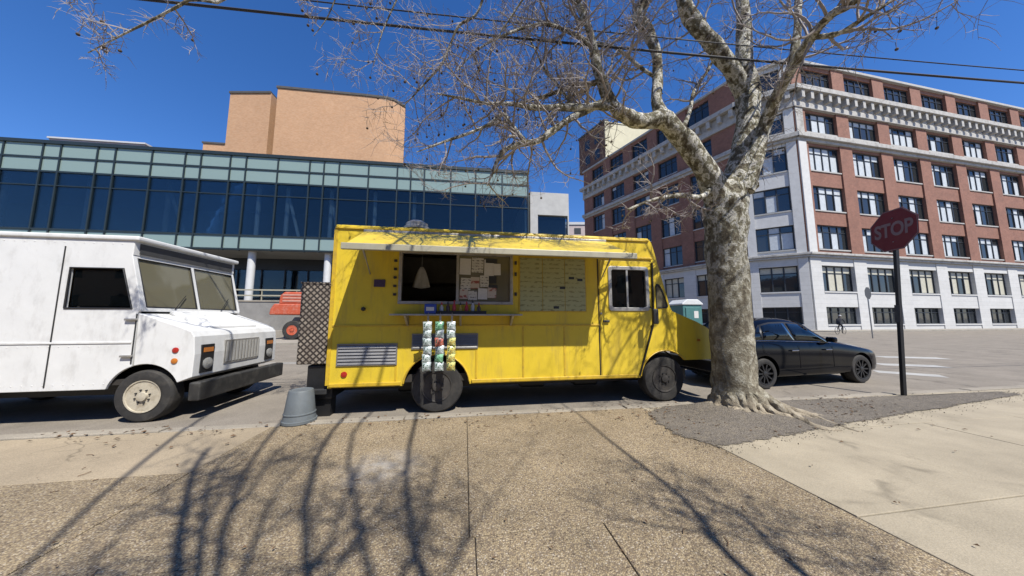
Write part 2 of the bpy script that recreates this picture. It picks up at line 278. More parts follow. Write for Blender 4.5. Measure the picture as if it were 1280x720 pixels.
def mesh_obj(name, me, mat, parent=None, bevel=0, smooth=None, seg=2):
    bm = bmesh.new(); bm.from_mesh(me); bmesh.ops.recalc_face_normals(bm, faces=bm.faces); bm.to_mesh(me); bm.free()
    me.materials.append(mt(mat) if isinstance(mat, str) else mat)
    if smooth is not None:
        me.polygons.foreach_set('use_smooth', [True] * len(me.polygons)); me.set_sharp_from_angle(angle=R(smooth))
    o = bpy.data.objects.new(name, me); COL.objects.link(o)
    if parent: o.parent = parent
    if bevel:
        b = o.modifiers.new('bevel', 'BEVEL'); b.width = bevel; b.segments = seg; b.limit_method = 'ANGLE'; b.angle_limit = R(35)
    return o
def plate(outline, holes, fmap, thick):
    """flat sheet with holes; fmap(u, z, d) maps to space, d from 0 to thick"""
    bm = bmesh.new(); loops = [outline] + holes; vid = []; edges = []
    for lp in loops:
        vs = [bm.verts.new((p[0], p[1], 0)) for p in lp]; vid.append(vs)
        edges += [bm.edges.new((vs[i], vs[(i + 1) % len(vs)])) for i in range(len(vs))]
    bmesh.ops.triangle_fill(bm, edges=edges, use_beauty=True, use_dissolve=False)
    bm.verts.index_update(); tris = [[v.index for v in f.verts] for f in bm.faces]; co = [(v.co.x, v.co.y) for v in bm.verts]; n = len(co)
    mb = MB(); mb.v = [tuple(fmap(u, z, 0)) for u, z in co] + [tuple(fmap(u, z, thick)) for u, z in co]
    mb.f = [tuple(t) for t in tris] + [tuple(i + n for i in t[::-1]) for t in tris]
    for vs in vid:
        for i in range(len(vs)): a, b = vs[i].index, vs[(i + 1) % len(vs)].index; mb.f.append((a, b, b + n, a + n))
    bm.free(); return mb
def arc(cx, cz, r, a0, a1, n=14): return [(cx + r * math.cos(R(a0 + (a1 - a0) * k / n)), cz + r * math.sin(R(a0 + (a1 - a0) * k / n))) for k in range(n + 1)]
def rrect(u0, u1, z0, z1, r=.05, n=4):
    return arc(u1 - r, z1 - r, r, 0, 90, n) + arc(u0 + r, z1 - r, r, 90, 180, n) + arc(u0 + r, z0 + r, r, 180, 270, n) + arc(u1 - r, z0 + r, r, 270, 360, n)
def tag(o, label, cat, group=None):
    o['label'] = label; o['category'] = cat
    if group: o['group'] = group
    return o
def thing(name, label, cat, loc=(0, 0, 0), rz=0, group=None):
    o = bpy.data.objects.new(name, None); COL.objects.link(o); o.location = loc; o.rotation_euler = (0, 0, rz); o.empty_display_size = .2
    return tag(o, label, cat, group)
def struct(o): o['kind'] = 'structure'; return o
def copy_tree(o, parent=None):
    c = o.copy(); COL.objects.link(c); c.parent = parent
    for ch in list(o.children): copy_tree(ch, c)
    return c
RZ = math.atan2(AX.y, AX.x)
# ------------------------------------------------------------------ ground, road, pavement
W0 = G(545, 515)                                              # rear wheel of the yellow van on the ground
def PQ(p, q, z=0.): v = W0 + AX * p - NX * q; return Vector((v.x, v.y, z))
struct(MB().add([(-900, -900, -.075), (900, -900, -.075), (900, 900, -.075), (-900, 900, -.075)], [(0, 1, 2, 3)]).build('ground', 'far_pavement'))
ROADZ = -.03
struct(MB().add([PQ(-70, -.12, ROADZ), PQ(90, -.12, ROADZ), PQ(90, 75, ROADZ), PQ(-70, 75, ROADZ)], [(0, 1, 2, 3)]).build('road', 'asphalt'))
rd = bpy.data.objects['road']
for i, (x0, y0, x1, y1, hw) in enumerate([(1098, 445, 1180, 447, .3), (1096, 454, 1180, 457, .28), (1094, 463, 1180, 469, .26)]):
    a, b = G(x0, y0), G(x1, y1); d = (b - a).normalized(); s = Vector((-d.y, d.x, 0)) * hw
    MB().add([(*(a - s).xy, ROADZ + .004), (*(b - s).xy, ROADZ + .004), (*(b + s).xy, ROADZ + .004), (*(a + s).xy, ROADZ + .004)], [(0, 1, 2, 3)]).build('crossing_stripe', 'worn_line', rd)
for q in (6.2, 6.45):
    MB().add([PQ(-60, q, ROADZ + .004), PQ(12, q, ROADZ + .004), PQ(12, q + .1, ROADZ + .004), PQ(-60, q + .1, ROADZ + .004)], [(0, 1, 2, 3)]).build('centre_line', 'worn_line', rd)
pav = struct(MB().add([PQ(-30, -12, -.016), PQ(30, -12, -.016), PQ(30, -.29, -.016), PQ(-30, -.29, -.016)], [(0, 1, 2, 3)]).build('pavement', 'subsoil'))
def slab(p0, p1, q0, q1, mat, name='paving_slab'):
    g = .0035; dz = random.uniform(-.003, .003)
    c = [(p0 + g, q0 + g), (p1 - g, q0 + g), (p1 - g, q1 - g), (p0 + g, q1 - g)]
    MB().hexa([PQ(p, q, -.055) for p, q in c] + [PQ(p, q, dz) for p, q in c]).build(name, mat, pav, bevel=.006)
rows = [(-2.85, -.3, [-14, -11, -8, -5.2, -2.2, .49, 3.41]), (-5.7, -2.85, [-14, -11, -8, -5, -2.4, .53, 1.47, 3.40]), (-11.5, -5.7, [-14, -8, -4, 0, 3.4])]
for q0, q1, ps in rows:
    for a, b in zip(ps[:-1], ps[1:]):
        if q1 == -.3 and b <= -2.2: slab(a, b, -1.55, q1, 'old_concrete'); slab(a, b, q0, -1.55, 'aggregate')
        else: slab(a, b, q0, q1, 'aggregate')
for q0, q1, ps in [(-1.6, -.3, [3.41, 5.3, 7.2, 9.1, 11, 14, 17]), (-3.1, -1.6, [3.41, 5.2, 7.0, 8.8, 11, 14, 17]), (-4.6, -3.1, [3.41, 5.2, 7.0, 8.8, 12, 17]), (-7, -4.6, [3.4, 6, 9, 13, 17]), (-11.5, -7, [3.4, 7, 12, 17])]:
    for a, b in zip(ps[:-1], ps[1:]): slab(a, b, q0, q1, 'concrete')
p = -14.
while p < 16:
    ln = random.uniform(1.3, 2.3); dz = random.uniform(-.004, .018)
    c = [(p + .006, -.3 + random.uniform(.005, .02)), (p + ln - .006, -.3 + .012), (p + ln - .006, -.12 + random.uniform(-.02, .012)), (p + .006, -.12 + random.uniform(-.02, .012))]
    MB().hexa([PQ(a, b, -.06) for a, b in c] + [PQ(a, b, dz + random.uniform(-.004, .004)) for a, b in c]).build('kerb_stone', 'kerb_stone', pav, bevel=.015); p += ln
# bare soil round the street tree
out = [(3.38, -1.92), (4.3, -1.77), (5.3, -1.6), (6.3, -1.44), (7.4, -1.28), (9.5, -.98), (11.5, -.7), (11.4, -.45), (9, -.40), (7.1, -.36), (5.5, -.31), (4.4, -.29), (3.75, -.33), (3.3, -.6), (3.15, -1.05), (3.12, -1.5)]
pts = []
for (a, b), (c, d_) in zip(out, out[1:] + out[:1]):
    for k in range(6): t = k / 6; pts.append((a + (c - a) * t + random.uniform(-.025, .025), b + (d_ - b) * t + random.uniform(-.02, .02)))
TREE = D(912, 398, 5.2); tp, tq = (TREE - W0).dot(AX), -(TREE - W0).dot(NX)
mb = MB(); rings = 9; n = len(pts)
for k in range(rings):
    t = k / (rings - 1)
    for a, b in pts:
        x, y = tp + (a - tp) * (1 - t * .97), tq + (b - tq) * (1 - t * .97)
        r = math.hypot(x - tp, y - tq); z = .006 + .09 * math.exp(-(r / .8) ** 2) * min(1, t * 3) + random.uniform(0, .008)
        mb.v.append(tuple(PQ(x, y, z)))
for k in range(rings - 1):
    for i in range(n): mb.f.append((k * n + i, k * n + (i + 1) % n, (k + 1) * n + (i + 1) % n, (k + 1) * n + i))
mb.f.append(tuple((rings - 1) * n + i for i in range(n)))
sl = struct(mb.build('soil', 'soil', smooth=60)); at_ = sl.data.attributes.new('inside', 'FLOAT', 'POINT')
at_.data.foreach_set('value', [min(1., (i // n) / 2. if (i // n) < 2 else 1.) * .9 for i in range(len(sl.data.vertices))])
cb_ = MB(); RC = random.Random(12)
for k in range(1500):
    a, b = pts[RC.randrange(len(pts))]; a += RC.gauss(0, .14); b += RC.gauss(0, .10)
    if b > -.33: continue
    s = RC.uniform(.003, .008) * (1.6 if RC.random() < .08 else 1); c = PQ(a, b, .004); u = [Vector((RC.uniform(.6, 1) * math.cos(t), RC.uniform(.6, 1) * math.sin(t), 0)) * s for t in (0, 2.1, 4.2)]
    cb_.add([c + x for x in u] + [c + Vector((0, 0, s * .8 + .006))], [(0, 1, 3), (1, 2, 3), (2, 0, 3)])
o = cb_.build('soil_crumbs', 'crumb'); o['kind'] = 'stuff'; o['label'] = 'loose crumbs of soil scattered along the edge of the tree pit'; o['category'] = 'soil'
# far pavements, a real step above the road
def raised(name, poly, mat='far_pavement', h=.11):
    struct(MB().prism(poly, lambda x, y: (x, y, -.07), lambda x, y: (x, y, h)).build(name, mat, bevel=.02))
fk = lambda p, q: tuple(PQ(p, q).xy)
raised('pavement_far', [fk(-60, 14.2), fk(13.5, 14.2), fk(15.2, 15), fk(16, 17), fk(16, 60), fk(-60, 60)])

# ------------------------------------------------------------------ glass-fronted building
def frame_of(P, d):                                           # local x along d, local y into the building
    return Vector((P.x, P.y, 0)), math.atan2(d[1], d[0])
gP, gA = frame_of(D(400, 398, 24), (.9917, .129)); gd = Vector((math.cos(gA), math.sin(gA), 0)); gn = Vector((gd.y, -gd.x, 0))
def gx(px, py=215): return (PLN(px, py, gP, gn) - gP).dot(gd)
gb = thing('glass_building', 'long glass fronted building with pale green panels over a dark window band on white columns', 'building', gP, gA)
cols = [gx(x) for x in (188, 230, 250, 287, 307, 347, 387, 405, 424, 461, 497, 514, 531, 564, 595, 628, 660)]
x = cols[0]; left = []
for k, wd in enumerate([2.5, 1.2, 2.4, 1.15, 2.5, 2.5, 1.1, 1.15, 2.5, 2.4, 1.1, 1.1, 2.3] + [2.5, 1.2, 2.4] * 4): x -= wd; left.insert(0, x)
cols = left + cols; XL, XR = cols[0], cols[-1]
rowsz = [(7.0, 8.12, 'spandrel_glass'), (8.12, 11.5, 'vision_glass'), (11.5, 12.6, 'vision_glass'), (12.6, 13.7, 'spandrel_glass'), (13.7, 14.85, 'spandrel_glass')]
for z0, z1, m in rowsz:
    for a, b in zip(cols[:-1], cols[1:]):
        MB().box(a + .04, b - .04, .02 + random.uniform(0, .012), .07, z0 + .04, z1 - .04).build('glass_panel', m, gb)
mb = MB()
for c in cols: mb.box(c - .05, c + .05, -.05, .12, 6.9, 14.9)
mb.build('mullion_grid', 'mullion', gb)
mb = MB()
for z in (7.0, 8.12, 11.5, 12.6, 13.7, 14.85):
    mb.box(XL - .1, XR + .1, -.035 if z != 14.85 else -.1, .11, z - (.035 if z in (11.5,) else .06), z + (.035 if z in (11.5,) else .07 if z < 14 else .2))
mb.build('transom_bars', 'mullion', gb)
MB().box(XL, XR - .02, .14, 14, 14.65, 14.83).build('roof', 'roof_tar', gb)
MB().box(XL, XR - .02, .14, 7.9, 6.92, 7.9).build('floor_slab', 'soffit', gb)
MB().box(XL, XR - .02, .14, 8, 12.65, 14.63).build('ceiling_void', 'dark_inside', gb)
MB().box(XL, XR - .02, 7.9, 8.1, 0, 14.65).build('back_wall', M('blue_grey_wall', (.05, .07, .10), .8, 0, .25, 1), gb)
MB().box(XR - .3, XR - .02, .14, 14, 0, 14.83).build('end_wall', 'stone_grey', gb)
ccol = [gx(x, 330) for x in (307, 405)]; sp = ccol[1] - ccol[0]; k = ccol[0]
colx = [ccol[0] + i * sp for i in range(-5, 4)]
for x in colx: MB().lathe([(.29, 0), (.29, .1), (.27, .12), (.27, 6.95)], (x, .62, 0), (0, 0, 1), 20).build('column', 'column_white', gb, smooth=40)
for x in [gx(p_, 265) for p_ in (193, 312, 350, 407, 464, 515)] + [gx(193, 265) - 5.5, gx(193, 265) - 11]:
    MB().tube([(x, .9, 7.9), (x, .9, 12.65)], .16, 12).build('inner_column', 'column_white', gb, smooth=40)
for px0, px1 in ((193, 218), (350, 367), (407, 418)):
    MB().tube([(gx(px0, 245), .95, 12.4), (gx(px1, 290), .95, 7.9)], .12, 10).build('diagonal_brace', 'column_white', gb, smooth=40)
# recessed ground floor
mb = MB(); x = XL
gfx = []
while x < XR - 1: gfx.append(x); x += 1.95
for a, b in zip(gfx[:-1], gfx[1:]):
    MB().box(a + .05, b - .05, 3.6, 3.66, 3.3, 5.9).build('ground_floor_pane', 'vision_glass', gb); mb.box(a - .04, a + .04, 3.5, 3.7, .4, 6.4)
    MB().box(a + .05, b - .05, 3.6, 3.66, .45, 3.2).build('ground_floor_pane', 'vision_glass', gb)
mb.box(XL, XR - .4, 3.52, 3.69, 3.2, 3.3).box(XL, XR - .4, 3.45, 3.72, 5.9, 6.9).box(XL, XR - .4, 3.45, 3.72, .11, .45).build('ground_floor_frame', 'frame_dark', gb)
# low wall with rails before the building
wl = thing('terrace_wall', 'low grey concrete terrace wall with two pale rails before the glass building', 'wall', gP - gn * -1.6, gA)
MB().box(XL, XR - 1, 0, .25, .6, 2.72).build('wall_face', 'grey_wall', wl, bevel=.02); MB().box(XL, XR - 1, -.08, .3, .1, .62).build('plinth', 'far_pavement', wl, bevel=.02)
MB().box(XL, XR - 1, -.05, .3, 2.72, 2.84).build('coping', 'kerb_stone', wl, bevel=.02)
for z in (3.2, 3.62): MB().box(XL, XR - 1, .08, .18, z - .05, z + .05).build('rail', 'cream_alu', wl)
mb = MB(); x = XL + .4
while x < XR - 1: mb.box(x - .03, x + .03, .1, .16, 2.84, 3.6); x += 2.4
mb.build('rail_posts', 'cream_alu', wl)

# ------------------------------------------------------------------ tan brick hall behind it
bh = thing('brick_hall', 'tall windowless tan brick hall rising behind the glass front', 'building', gP, gA)
YB = 10.5
def bx_(px, py=150, Y=YB): return (PLN(px, py, gP - gn * Y, gn) - gP).dot(gd)
def bz_(px, py, Y=YB): return PLN(px, py, gP - gn * Y, gn).z
x0, x1 = bx_(344), bx_(486); zt = bz_(345, 110); x2 = bx_(507, 150, YB + 1.45)
poly = [(x0, YB), (x1 - 3, YB + .03), (x1 - .4, YB + .12), (x1 + .4, YB + .35), (x2 - .5, YB + 1.1), (x2 - .1, YB + 1.45), (x2 - .2, YB + 2.0), (x2 - 3.2, YB + 14), (x0, YB + 14)]
MB().prism(poly, lambda x, y: (x, y, 0), lambda x, y: (x, y, zt)).build('main_volume', 'tan_brick', bh, smooth=30)
MB().prism([(x + (.05 if x > x0 + 1 else -.12), y - .1) for x, y in poly], lambda x, y: (x, y, zt), lambda x, y: (x, y, zt + .28)).build('roof_edge', 'roof_tar', bh)
y2 = YB + 1.4; xa, xb = bx_(281, 150, y2), x0 + .02; z2 = bz_(310, 116, y2)
xs_ = bx_(338.5, 150, y2); sk = (xs_ - xa) * .13
sp4 = [(xa, y2 + sk * .6), (xs_, y2 - sk * .4), (xs_, YB + 13), (xa, YB + 13)]
MB().prism(sp4, lambda x, y: (x, y, 0), lambda x, y: (x, y, z2)).build('side_volume', 'tan_brick', bh); MB().prism([(sp4[0][0] - .1, sp4[0][1] - .1), (sp4[1][0] - .05, sp4[1][1] - .1), sp4[2], sp4[3]], lambda x, y: (x, y, z2), lambda x, y: (x, y, z2 + .25)).build('roof_edge', 'roof_tar', bh)
MB().box(xs_ - .05, x0 + .1, y2 + 2.2, YB + 12, 0, z2 - .1).build('recess', 'tan_brick', bh)
xc = bx_(254, 180, y2 + .4); z3 = bz_(268, 180, y2 + .4)
MB().box(xc, xa, y2 + .4, YB + 12, 0, z3).build('low_volume', 'tan_brick', bh); MB().box(xc - .1, xa, y2 + .3, YB + 12, z3, z3 + .2).build('roof_edge', 'roof_tar', bh)
ph = thing('rooftop_block', 'small pale block on the far roof left of the tan brick hall', 'building', gP, gA)
xa, xb = bx_(60, 183, 6), bx_(181, 183, 6); z1 = bz_(170, 180, 6)
MB().box(xa, xb, 6, 12, 14.83, z1).build('block', 'far_pink', ph); MB().box(xa - .1, xb + .1, 5.9, 12.1, z1, z1 + .15).build('roof_edge', 'far_white', ph)

# ------------------------------------------------------------------ grey stone annex and far houses
an = thing('stone_annex', 'pale grey stone annex with one square dark window beside the glass building', 'building', gP, gA)
xa, xb = gx(662, 250) + .1, gx(709, 250) + .2; zt = PLN(690, 240, gP, gn).z; wa, wb = gx(673, 280), gx(707, 280); wz = PLN(690, 268, gP, gn).z
MB().box(xa, wa, .2, 7, .1, zt).build('wall', 'stone_grey', an); MB().box(wa, xb, .2, 7, wz, zt).build('wall', 'stone_grey', an)
MB().box(wa, xb, .2, 7, .1, 3.2).build('wall', 'stone_grey', an); MB().box(xb - .12, xb, .2, .6, 3.2, wz).build('wall', 'stone_grey', an); MB().box(wa, xb - .12, .9, 7, 3.2, wz).build('room', 'dark_inside', an)
MB().box(wa + .02, xb - .14, .45, .5, 3.22, wz - .02).build('window', 'vision_glass', an)
fh = thing('far_house', 'distant white and pink building seen between the annex and the brick loft block', 'building', (0, 0, 0))
a, b = D(700, 398, 110), D(748, 398, 112); zt = D(720, 281, 110).z
MB().box(a.x, b.x, 110, 125, 0, zt).build('wall', 'far_pink', fh); MB().box(a.x - .3, b.x + .3, 109.7, 125, zt, zt + 1).build('cornice', 'far_white', fh)
for i in range(3):
    for j in range(9): MB().box(a.x + 1.5 + i * 4.5, a.x + 4 + i * 4.5, 109.9, 110.2, zt - 3.6 - j * 3.9, zt - 1.3 - j * 3.9).build('window', 'frame_dark', fh)

# ------------------------------------------------------------------ brick loft block on the corner
C0 = D(1017, 398, 36); C0.z = 0
dR = Vector((.980, .197, 0)).normalized(); dC = Vector((.845, -.535, 0)).normalized(); dL = Vector((.476, -.88, 0)).normalized()
LC, LL, LR = 5.7, 31.0, 62.0
C1 = C0 - dC * LC; C2 = C1 - dL * LL
lf = thing('loft_building', 'large red brick loft block with a white stone base and cut white corner', 'building', C0)
ROWS = [('g', .75, 2.9), ('f', 4.8, 8.05), ('e', 10.15, 13.3), ('d', 15.2, 18.45), ('c', 20.5, 23.85), ('b', 25.75, 28.5), ('a', 32.05, 34.75)]
TOP = 35.3
WM = {}
def place(o, P, d): o.location = P - C0; o.rotation_euler = (0, 0, math.atan2(d.y, d.x))
def lpart(name, mb, mat, P, d, bevel=0): o = mb.build(name, mat, lf, bevel=bevel); place(o, P, d); return o
def loft_window(P, d, u0, u1, z0, z1, n, blind_share, kind):
    wd, ht = u1 - u0, z1 - z0; key = (round(wd, 2), round(ht, 2), n)
    if key not in WM:
        t = .13; f = MB().box(0, wd, 0, .2, 0, t).box(0, wd, 0, .2, ht - t, ht).box(0, t, .002, .198, t, ht - t).box(wd - t, wd, .002, .198, t, ht - t)
        pw = (wd - 2 * t) / n
        for k in range(1, n): f.box(t + k * pw - .07, t + k * pw + .07, .002, .198, t, ht - t)
        zt = t + (ht - 2 * t) * .74; f.box(t, wd - t, .03, .17, zt - .05, zt + .05)
        fm = f.build('tmp', 'frame_dark'); me = fm.data; bpy.data.objects.remove(fm)
        low, up = [], []
        for k in range(n):
            for z0_, z1_, acc in ((t, zt - .05, low), (zt + .05, ht - t, up)):
                q = MB().box(t + k * pw + (.07 if k else 0), t + (k + 1) * pw - (.07 if k < n - 1 else 0), .09, .12, z0_, z1_).build('tmp', 'loft_glass'); acc.append(q.data); bpy.data.objects.remove(q)
        WM[key] = (me, low, up)
    me, low, up = WM[key]
    o = bpy.data.objects.new('window', me); COL.objects.link(o); o.parent = lf; place(o, P + d * u0 + Vector((-d.y, d.x, 0)) * .12 + Vector((0, 0, z0)), d)
    half = random.random()
    for acc, isup in ((low, 0), (up, 1)):
        for q in acc:
            c = bpy.data.objects.new('pane', q); COL.objects.link(c); c.parent = o
            if kind in 'bcde' and random.random() < blind_share: mname = 'blind'  # chance that a pane has a pale blind drawn
            elif kind == 'f' and isup: mname = 'cream_blind'
            elif kind == 'f' and half < .5: mname = 'cream_blind' if random.random() < .6 else 'loft_glass'
            else: mname = 'loft_glass'
            if mname != 'loft_glass': c.material_slots[0].link = 'OBJECT'; c.material_slots[0].material = mt(mname)
def facade(P, d, length, bays, pier, span, n, blind_share, base='white_stone', pier_proud=-.22):
    edges = [0] + [e for b in bays for e in b] + [length]
    for a, b in zip(edges[0::2], edges[1::2]):
        if b - a < .05: continue
        lpart('pier', MB().box(a, b, -.28, .5, 0, 9.0), base, P, d, .03)
        for z0, z1 in ((9.6, 24.2), (25.2, 28.75), (31.4, TOP)): lpart('pier', MB().box(a, b, pier_proud, .5, z0, z1), pier, P, d)
    zs = [(0, .75, base), (2.9, 4.8, base), (8.05, 9.0, base), (9.6, 10.15, span), (13.3, 15.2, span), (18.45, 20.5, span), (23.85, 24.2, span), (25.2, 25.75, span), (28.5, 28.75, span), (31.4, 32.05, span), (34.75, TOP, span)]
    for a, b in bays:
        for z0, z1, m in zs: lpart('spandrel', MB().box(a, b, -.06 if m != base else -.2, .5, z0, z1), m, P, d)
        for kind, z0, z1 in ROWS:
            loft_window(P, d, a, b, z0, z1, n, blind_share, kind)
            lpart('sill', MB().box(a - .02, b + .02, -.3 if kind in 'gf' else -.16, .1, z0 - .14, z0 + .02), 'stone_grey' if kind not in 'gf' else base, P, d)
    lpart('core', MB().box(.0, length, .42, 6, 0, TOP - .6), 'dark_inside', P, d)
    e0, e1 = -.25, length + .25
    lpart('base_cornice', MB().box(e0, e1, -.55, .5, 9.02, 9.3).box(e0 - .1, e1 + .1, -.75, .5, 9.3, 9.58), 'white_trim', P, d, .04)
    lpart('belt_cornice', MB().box(e0, e1, -.4, .5, 24.2, 24.6).box(e0 - .1, e1 + .1, -.7, .5, 24.6, 25.18), 'white_trim', P, d, .05)
    mb = MB().box(e0, e1, -.45, .5, 28.77, 29.4).box(e0 - .25, e1 + .25, -1.15, .5, 30.75, 31.38).box(e0, e1, -.38, .5, 29.4, 30.75); x = .4
    while x < length - .3: mb.box(x, x + .5, -1.0, -.38, 29.7, 30.75); x += 1.5
    lpart('bracketed_cornice', mb, 'white_trim', P, d, .03)
    lpart('parapet_coping', MB().box(e0, e1, -.42, .55, TOP, TOP + .35), 'stone_grey', P, d, .03)
M('white_trim', (.52, .50, .46), .8, 0, .16, 2.5, .15, 20, (.22, .20, .175), 1.4, .75); M('white_panel', (.70, .69, .66), .75, 0, .07, 2, 0, 1, (.5, .48, .45), 1.2, .4)
facade(C0, dR, LR, [(1.75 + k * 7.5, 7.1 + k * 7.5) for k in range(8)], 'red_brick', 'red_brick', 4, .62)
facade(C1, dC, LC, [(.95, 4.75)], 'white_panel', 'white_panel', 3, .35)
facade(C2, dL, LL, [(LL - b, LL - a) for a, b in [(24.9, 28.3), (19.6, 23.0), (14.1, 17.5), (8.76, 12.2), (3.4, 6.9)]], 'red_brick', 'red_brick', 3, .12)
# white corner strips each side of the cut corner, sitting proud of the brick
lpart('corner_strip', MB().box(.02, 1.3, -.34, .4, 9.6, 24.2), 'white_panel', C0, dR, .03)
lpart('corner_strip', MB().box(.05, 1.25, -.33, .4, 25.2, 28.75), 'white_trim', C0, dR, .03)
roof_poly = [C2, C1, C0, C0 + dR * LR, C0 + dR * LR + Vector((-.2, .98, 0)) * 26, C2 + Vector((30, 6, 0))]
MB().prism([((v - C0).x, (v - C0).y) for v in roof_poly], lambda x, y: (x * .995, y + .45, TOP - .7), lambda x, y: (x * .995, y + .45, TOP - .3)).build('roof', 'roof_tar', lf)
ya = LL - 24.2; zt = 44.2; z0 = TOP + .3
lpart('tower_side_wall', MB().box(-1.5, ya, -.02, .8, z0, zt), 'dark_brick', C2, dL)
Q = Matrix.Rotation(-math.atan2(dL.y, dL.x), 3, 'Z') @ dR
f4 = [(ya + .01, -.05), (ya + .01 + Q.x * 14, -.05 + Q.y * 14), (ya - .7 + Q.x * 14, .2 + Q.y * 14), (ya - .7, .2)]
lpart('tower_front_wall', MB().hexa([(*q, z0 - 1.2) for q in f4] + [(*q, zt) for q in f4]), M('cream_wall', (.72, .66, .46), .8, 0, .08, .8), C2, dL)
lpart('tower_parapet', MB().box(-1.6, ya + .1, -.2, 1.0, zt, zt + .5), 'roof_tar', C2, dL)
lpart('tower_roof', MB().prism([(-1.4, .5), f4[0], f4[1], (f4[1][0] - 8, f4[1][1] + 2)], lambda x, y: (x, y, zt - .5), lambda x, y: (x, y, zt - .2)), 'roof_tar', C2, dL)
for x in (.6, 3.6):
    for z in (36.8, 40.4): lpart('tower_window', MB().box(x, x + 1.5, -.05, .3, z, z + 2.2), 'loft_glass', C2, dL)
raised('pavement_corner', [tuple((C0 + dR * LR - Vector((0, 3, 0))).xy), tuple((C0 + dR * LR + Vector((0, 20, 0))).xy), tuple((C2 + Vector((10, 8, 0))).xy), tuple((C2 + Vector((-3, -1, 0))).xy), tuple((C1 + Vector((-2.4, -1.6, 0))).xy), tuple((C0 + Vector((-.2, -2.8, 0))).xy)])

# unseen brick building added behind the viewpoint, to cut sky light and feed reflections
ob = thing('added_brick_building', 'unseen tan brick building added behind the viewpoint for its reflections', 'building', (-34, -26, 0))
MB().box(0, 70, -10, 0, 0, 13).build('wall', 'tan_brick', ob); MB().box(-.2, 70.2, -10.2, .3, 13, 13.5).build('cornice', 'stone_grey', ob)
for i in range(14):
    for z in (1.0, 5.2, 9.2): MB().box(1.4 + i * 4.9, 4.0 + i * 4.9, -.3, .05, z, z + 2.6).build('window', 'loft_glass', ob)

fb = thing('corner_block', 'tan brick block farther down the street beyond the loft building', 'building', C0 + dR * (LR + 9), math.atan2(dR.y, dR.x))
MB().box(0, 55, 0, 18, 0, 19).build('wall', 'tan_brick', fb); MB().box(-.3, 55.3, -.4, 18.2, 19, 19.7).build('cornice', 'white_trim', fb)
wm = MB().box(0, 2.4, -.06, .2, 0, 2.5).build('tmp', 'loft_glass'); wme = wm.data; bpy.data.objects.remove(wm)
for i in range(12):
    for j in range(4): o = bpy.data.objects.new('window', wme); COL.objects.link(o); o.parent = fb; o.location = (1.6 + i * 4.4, 0, 1.2 + j * 4.5)
# ------------------------------------------------------------------ bare sycamores
def smooth_path(pts, sub=4):
    out = []
    n = len(pts)
    for i in range(n - 1):
        p0, p1, p2, p3 = pts[max(i - 1, 0)], pts[i], pts[i + 1], pts[min(i + 2, n - 1)]
        for k in range(sub):
            t = k / sub
            out.append(tuple(.5 * ((2 * b) + (-a + c) * t + (2 * a - 5 * b + 4 * c - d) * t * t + (-a + 3 * b - 3 * c + d) * t ** 3) for a, b, c, d in zip(p0, p1, p2, p3)))
    out.append(pts[-1]); return out
def limb(mb, pts, seg=14, sub=4, rough=.06):                  # pts: (x, y, z, radius)
    q = smooth_path(pts, sub); ph = random.uniform(0, 6)
    mb.tube([p[:3] for p in q], [max(.004, p[3]) for p in q], seg, squash=lambda i, a: 1 + rough * math.sin(2 * a + ph + i * .7) + rough * .7 * math.sin(3 * a - i * 1.1 + ph) + random.uniform(-rough, rough) * .5)
    return q
RT = random.Random(21)
def rdir(): 
    while True:
        v = Vector((RT.uniform(-1, 1), RT.uniform(-1, 1), RT.uniform(-1, 1)))
        if .1 < v.length < 1: return v.normalized()
def twigs(mb, seeds, base, t, depth, length, rad, zmin, up=.15, droop=.0, ext=None):
    """a crooked branch from base along t, with side shoots; seeds collects hanging fruit points"""
    n = max(3, int(length / .11)) if depth > 0 else 3
    n = min(n, 11); p = Vector(base); d = Vector(t).normalized(); pts = [p.copy()]; step = length / n
    for k in range(n):
        d = (d + rdir() * (.34 if depth else .3) + Vector((0, 0, (up if depth > 1 else up * .3) - droop * k / n))).normalized()
        p = p + d * step
        if p.z < zmin: d.z = abs(d.z) * .5; p.z = zmin + .02
        pts.append(p.copy())
    mb.tube(pts, [rad * (1 - .72 * k / n) for k in range(n + 1)], 5 if rad > .012 else 3, cap=False)
    if depth == 0:
        if RT.random() < .03: seeds.append(pts[-1])
        return
    m = {3: 7, 2: 8, 1: 5}[depth]
    for k in range(m):
        f = RT.uniform(.15, 1.0); i = min(n - 1, int(f * n)); q = pts[i].lerp(pts[i + 1], f * n - i)
        dd = (pts[i + 1] - pts[i]).normalized(); s = (rdir() - dd * .2); s = (s - dd * s.dot(dd) * .6 + dd * .55).normalized()
        twigs(mb, seeds, q, s, depth - 1, length * RT.uniform(.35, .62), max(.0032, rad * (1 - .6 * f) * .55), zmin, up, droop)
def shoots(mb, seeds, path, count, length, f0=.2, f1=1., zmin=2.9, depth=2, up=.12, droop=.1, bias=None, rmax=.02):
    n = len(path)
    for k in range(count):
        f = RT.uniform(f0, f1); i = min(n - 2, int(f * (n - 1))); a, b = Vector(path[i][:3]), Vector(path[i + 1][:3]); d = (b - a).normalized()
        s = rdir(); s = (s - d * s.dot(d) * .7 + d * .35 + (bias or Vector((0, 0, 0)))).normalized()
        r = min(rmax, path[i][3] * .6 + .003)
        twigs(mb, seeds, a + s * path[i][3] * .6, s, depth, length * RT.uniform(.6, 1.25), r, zmin, up, droop)
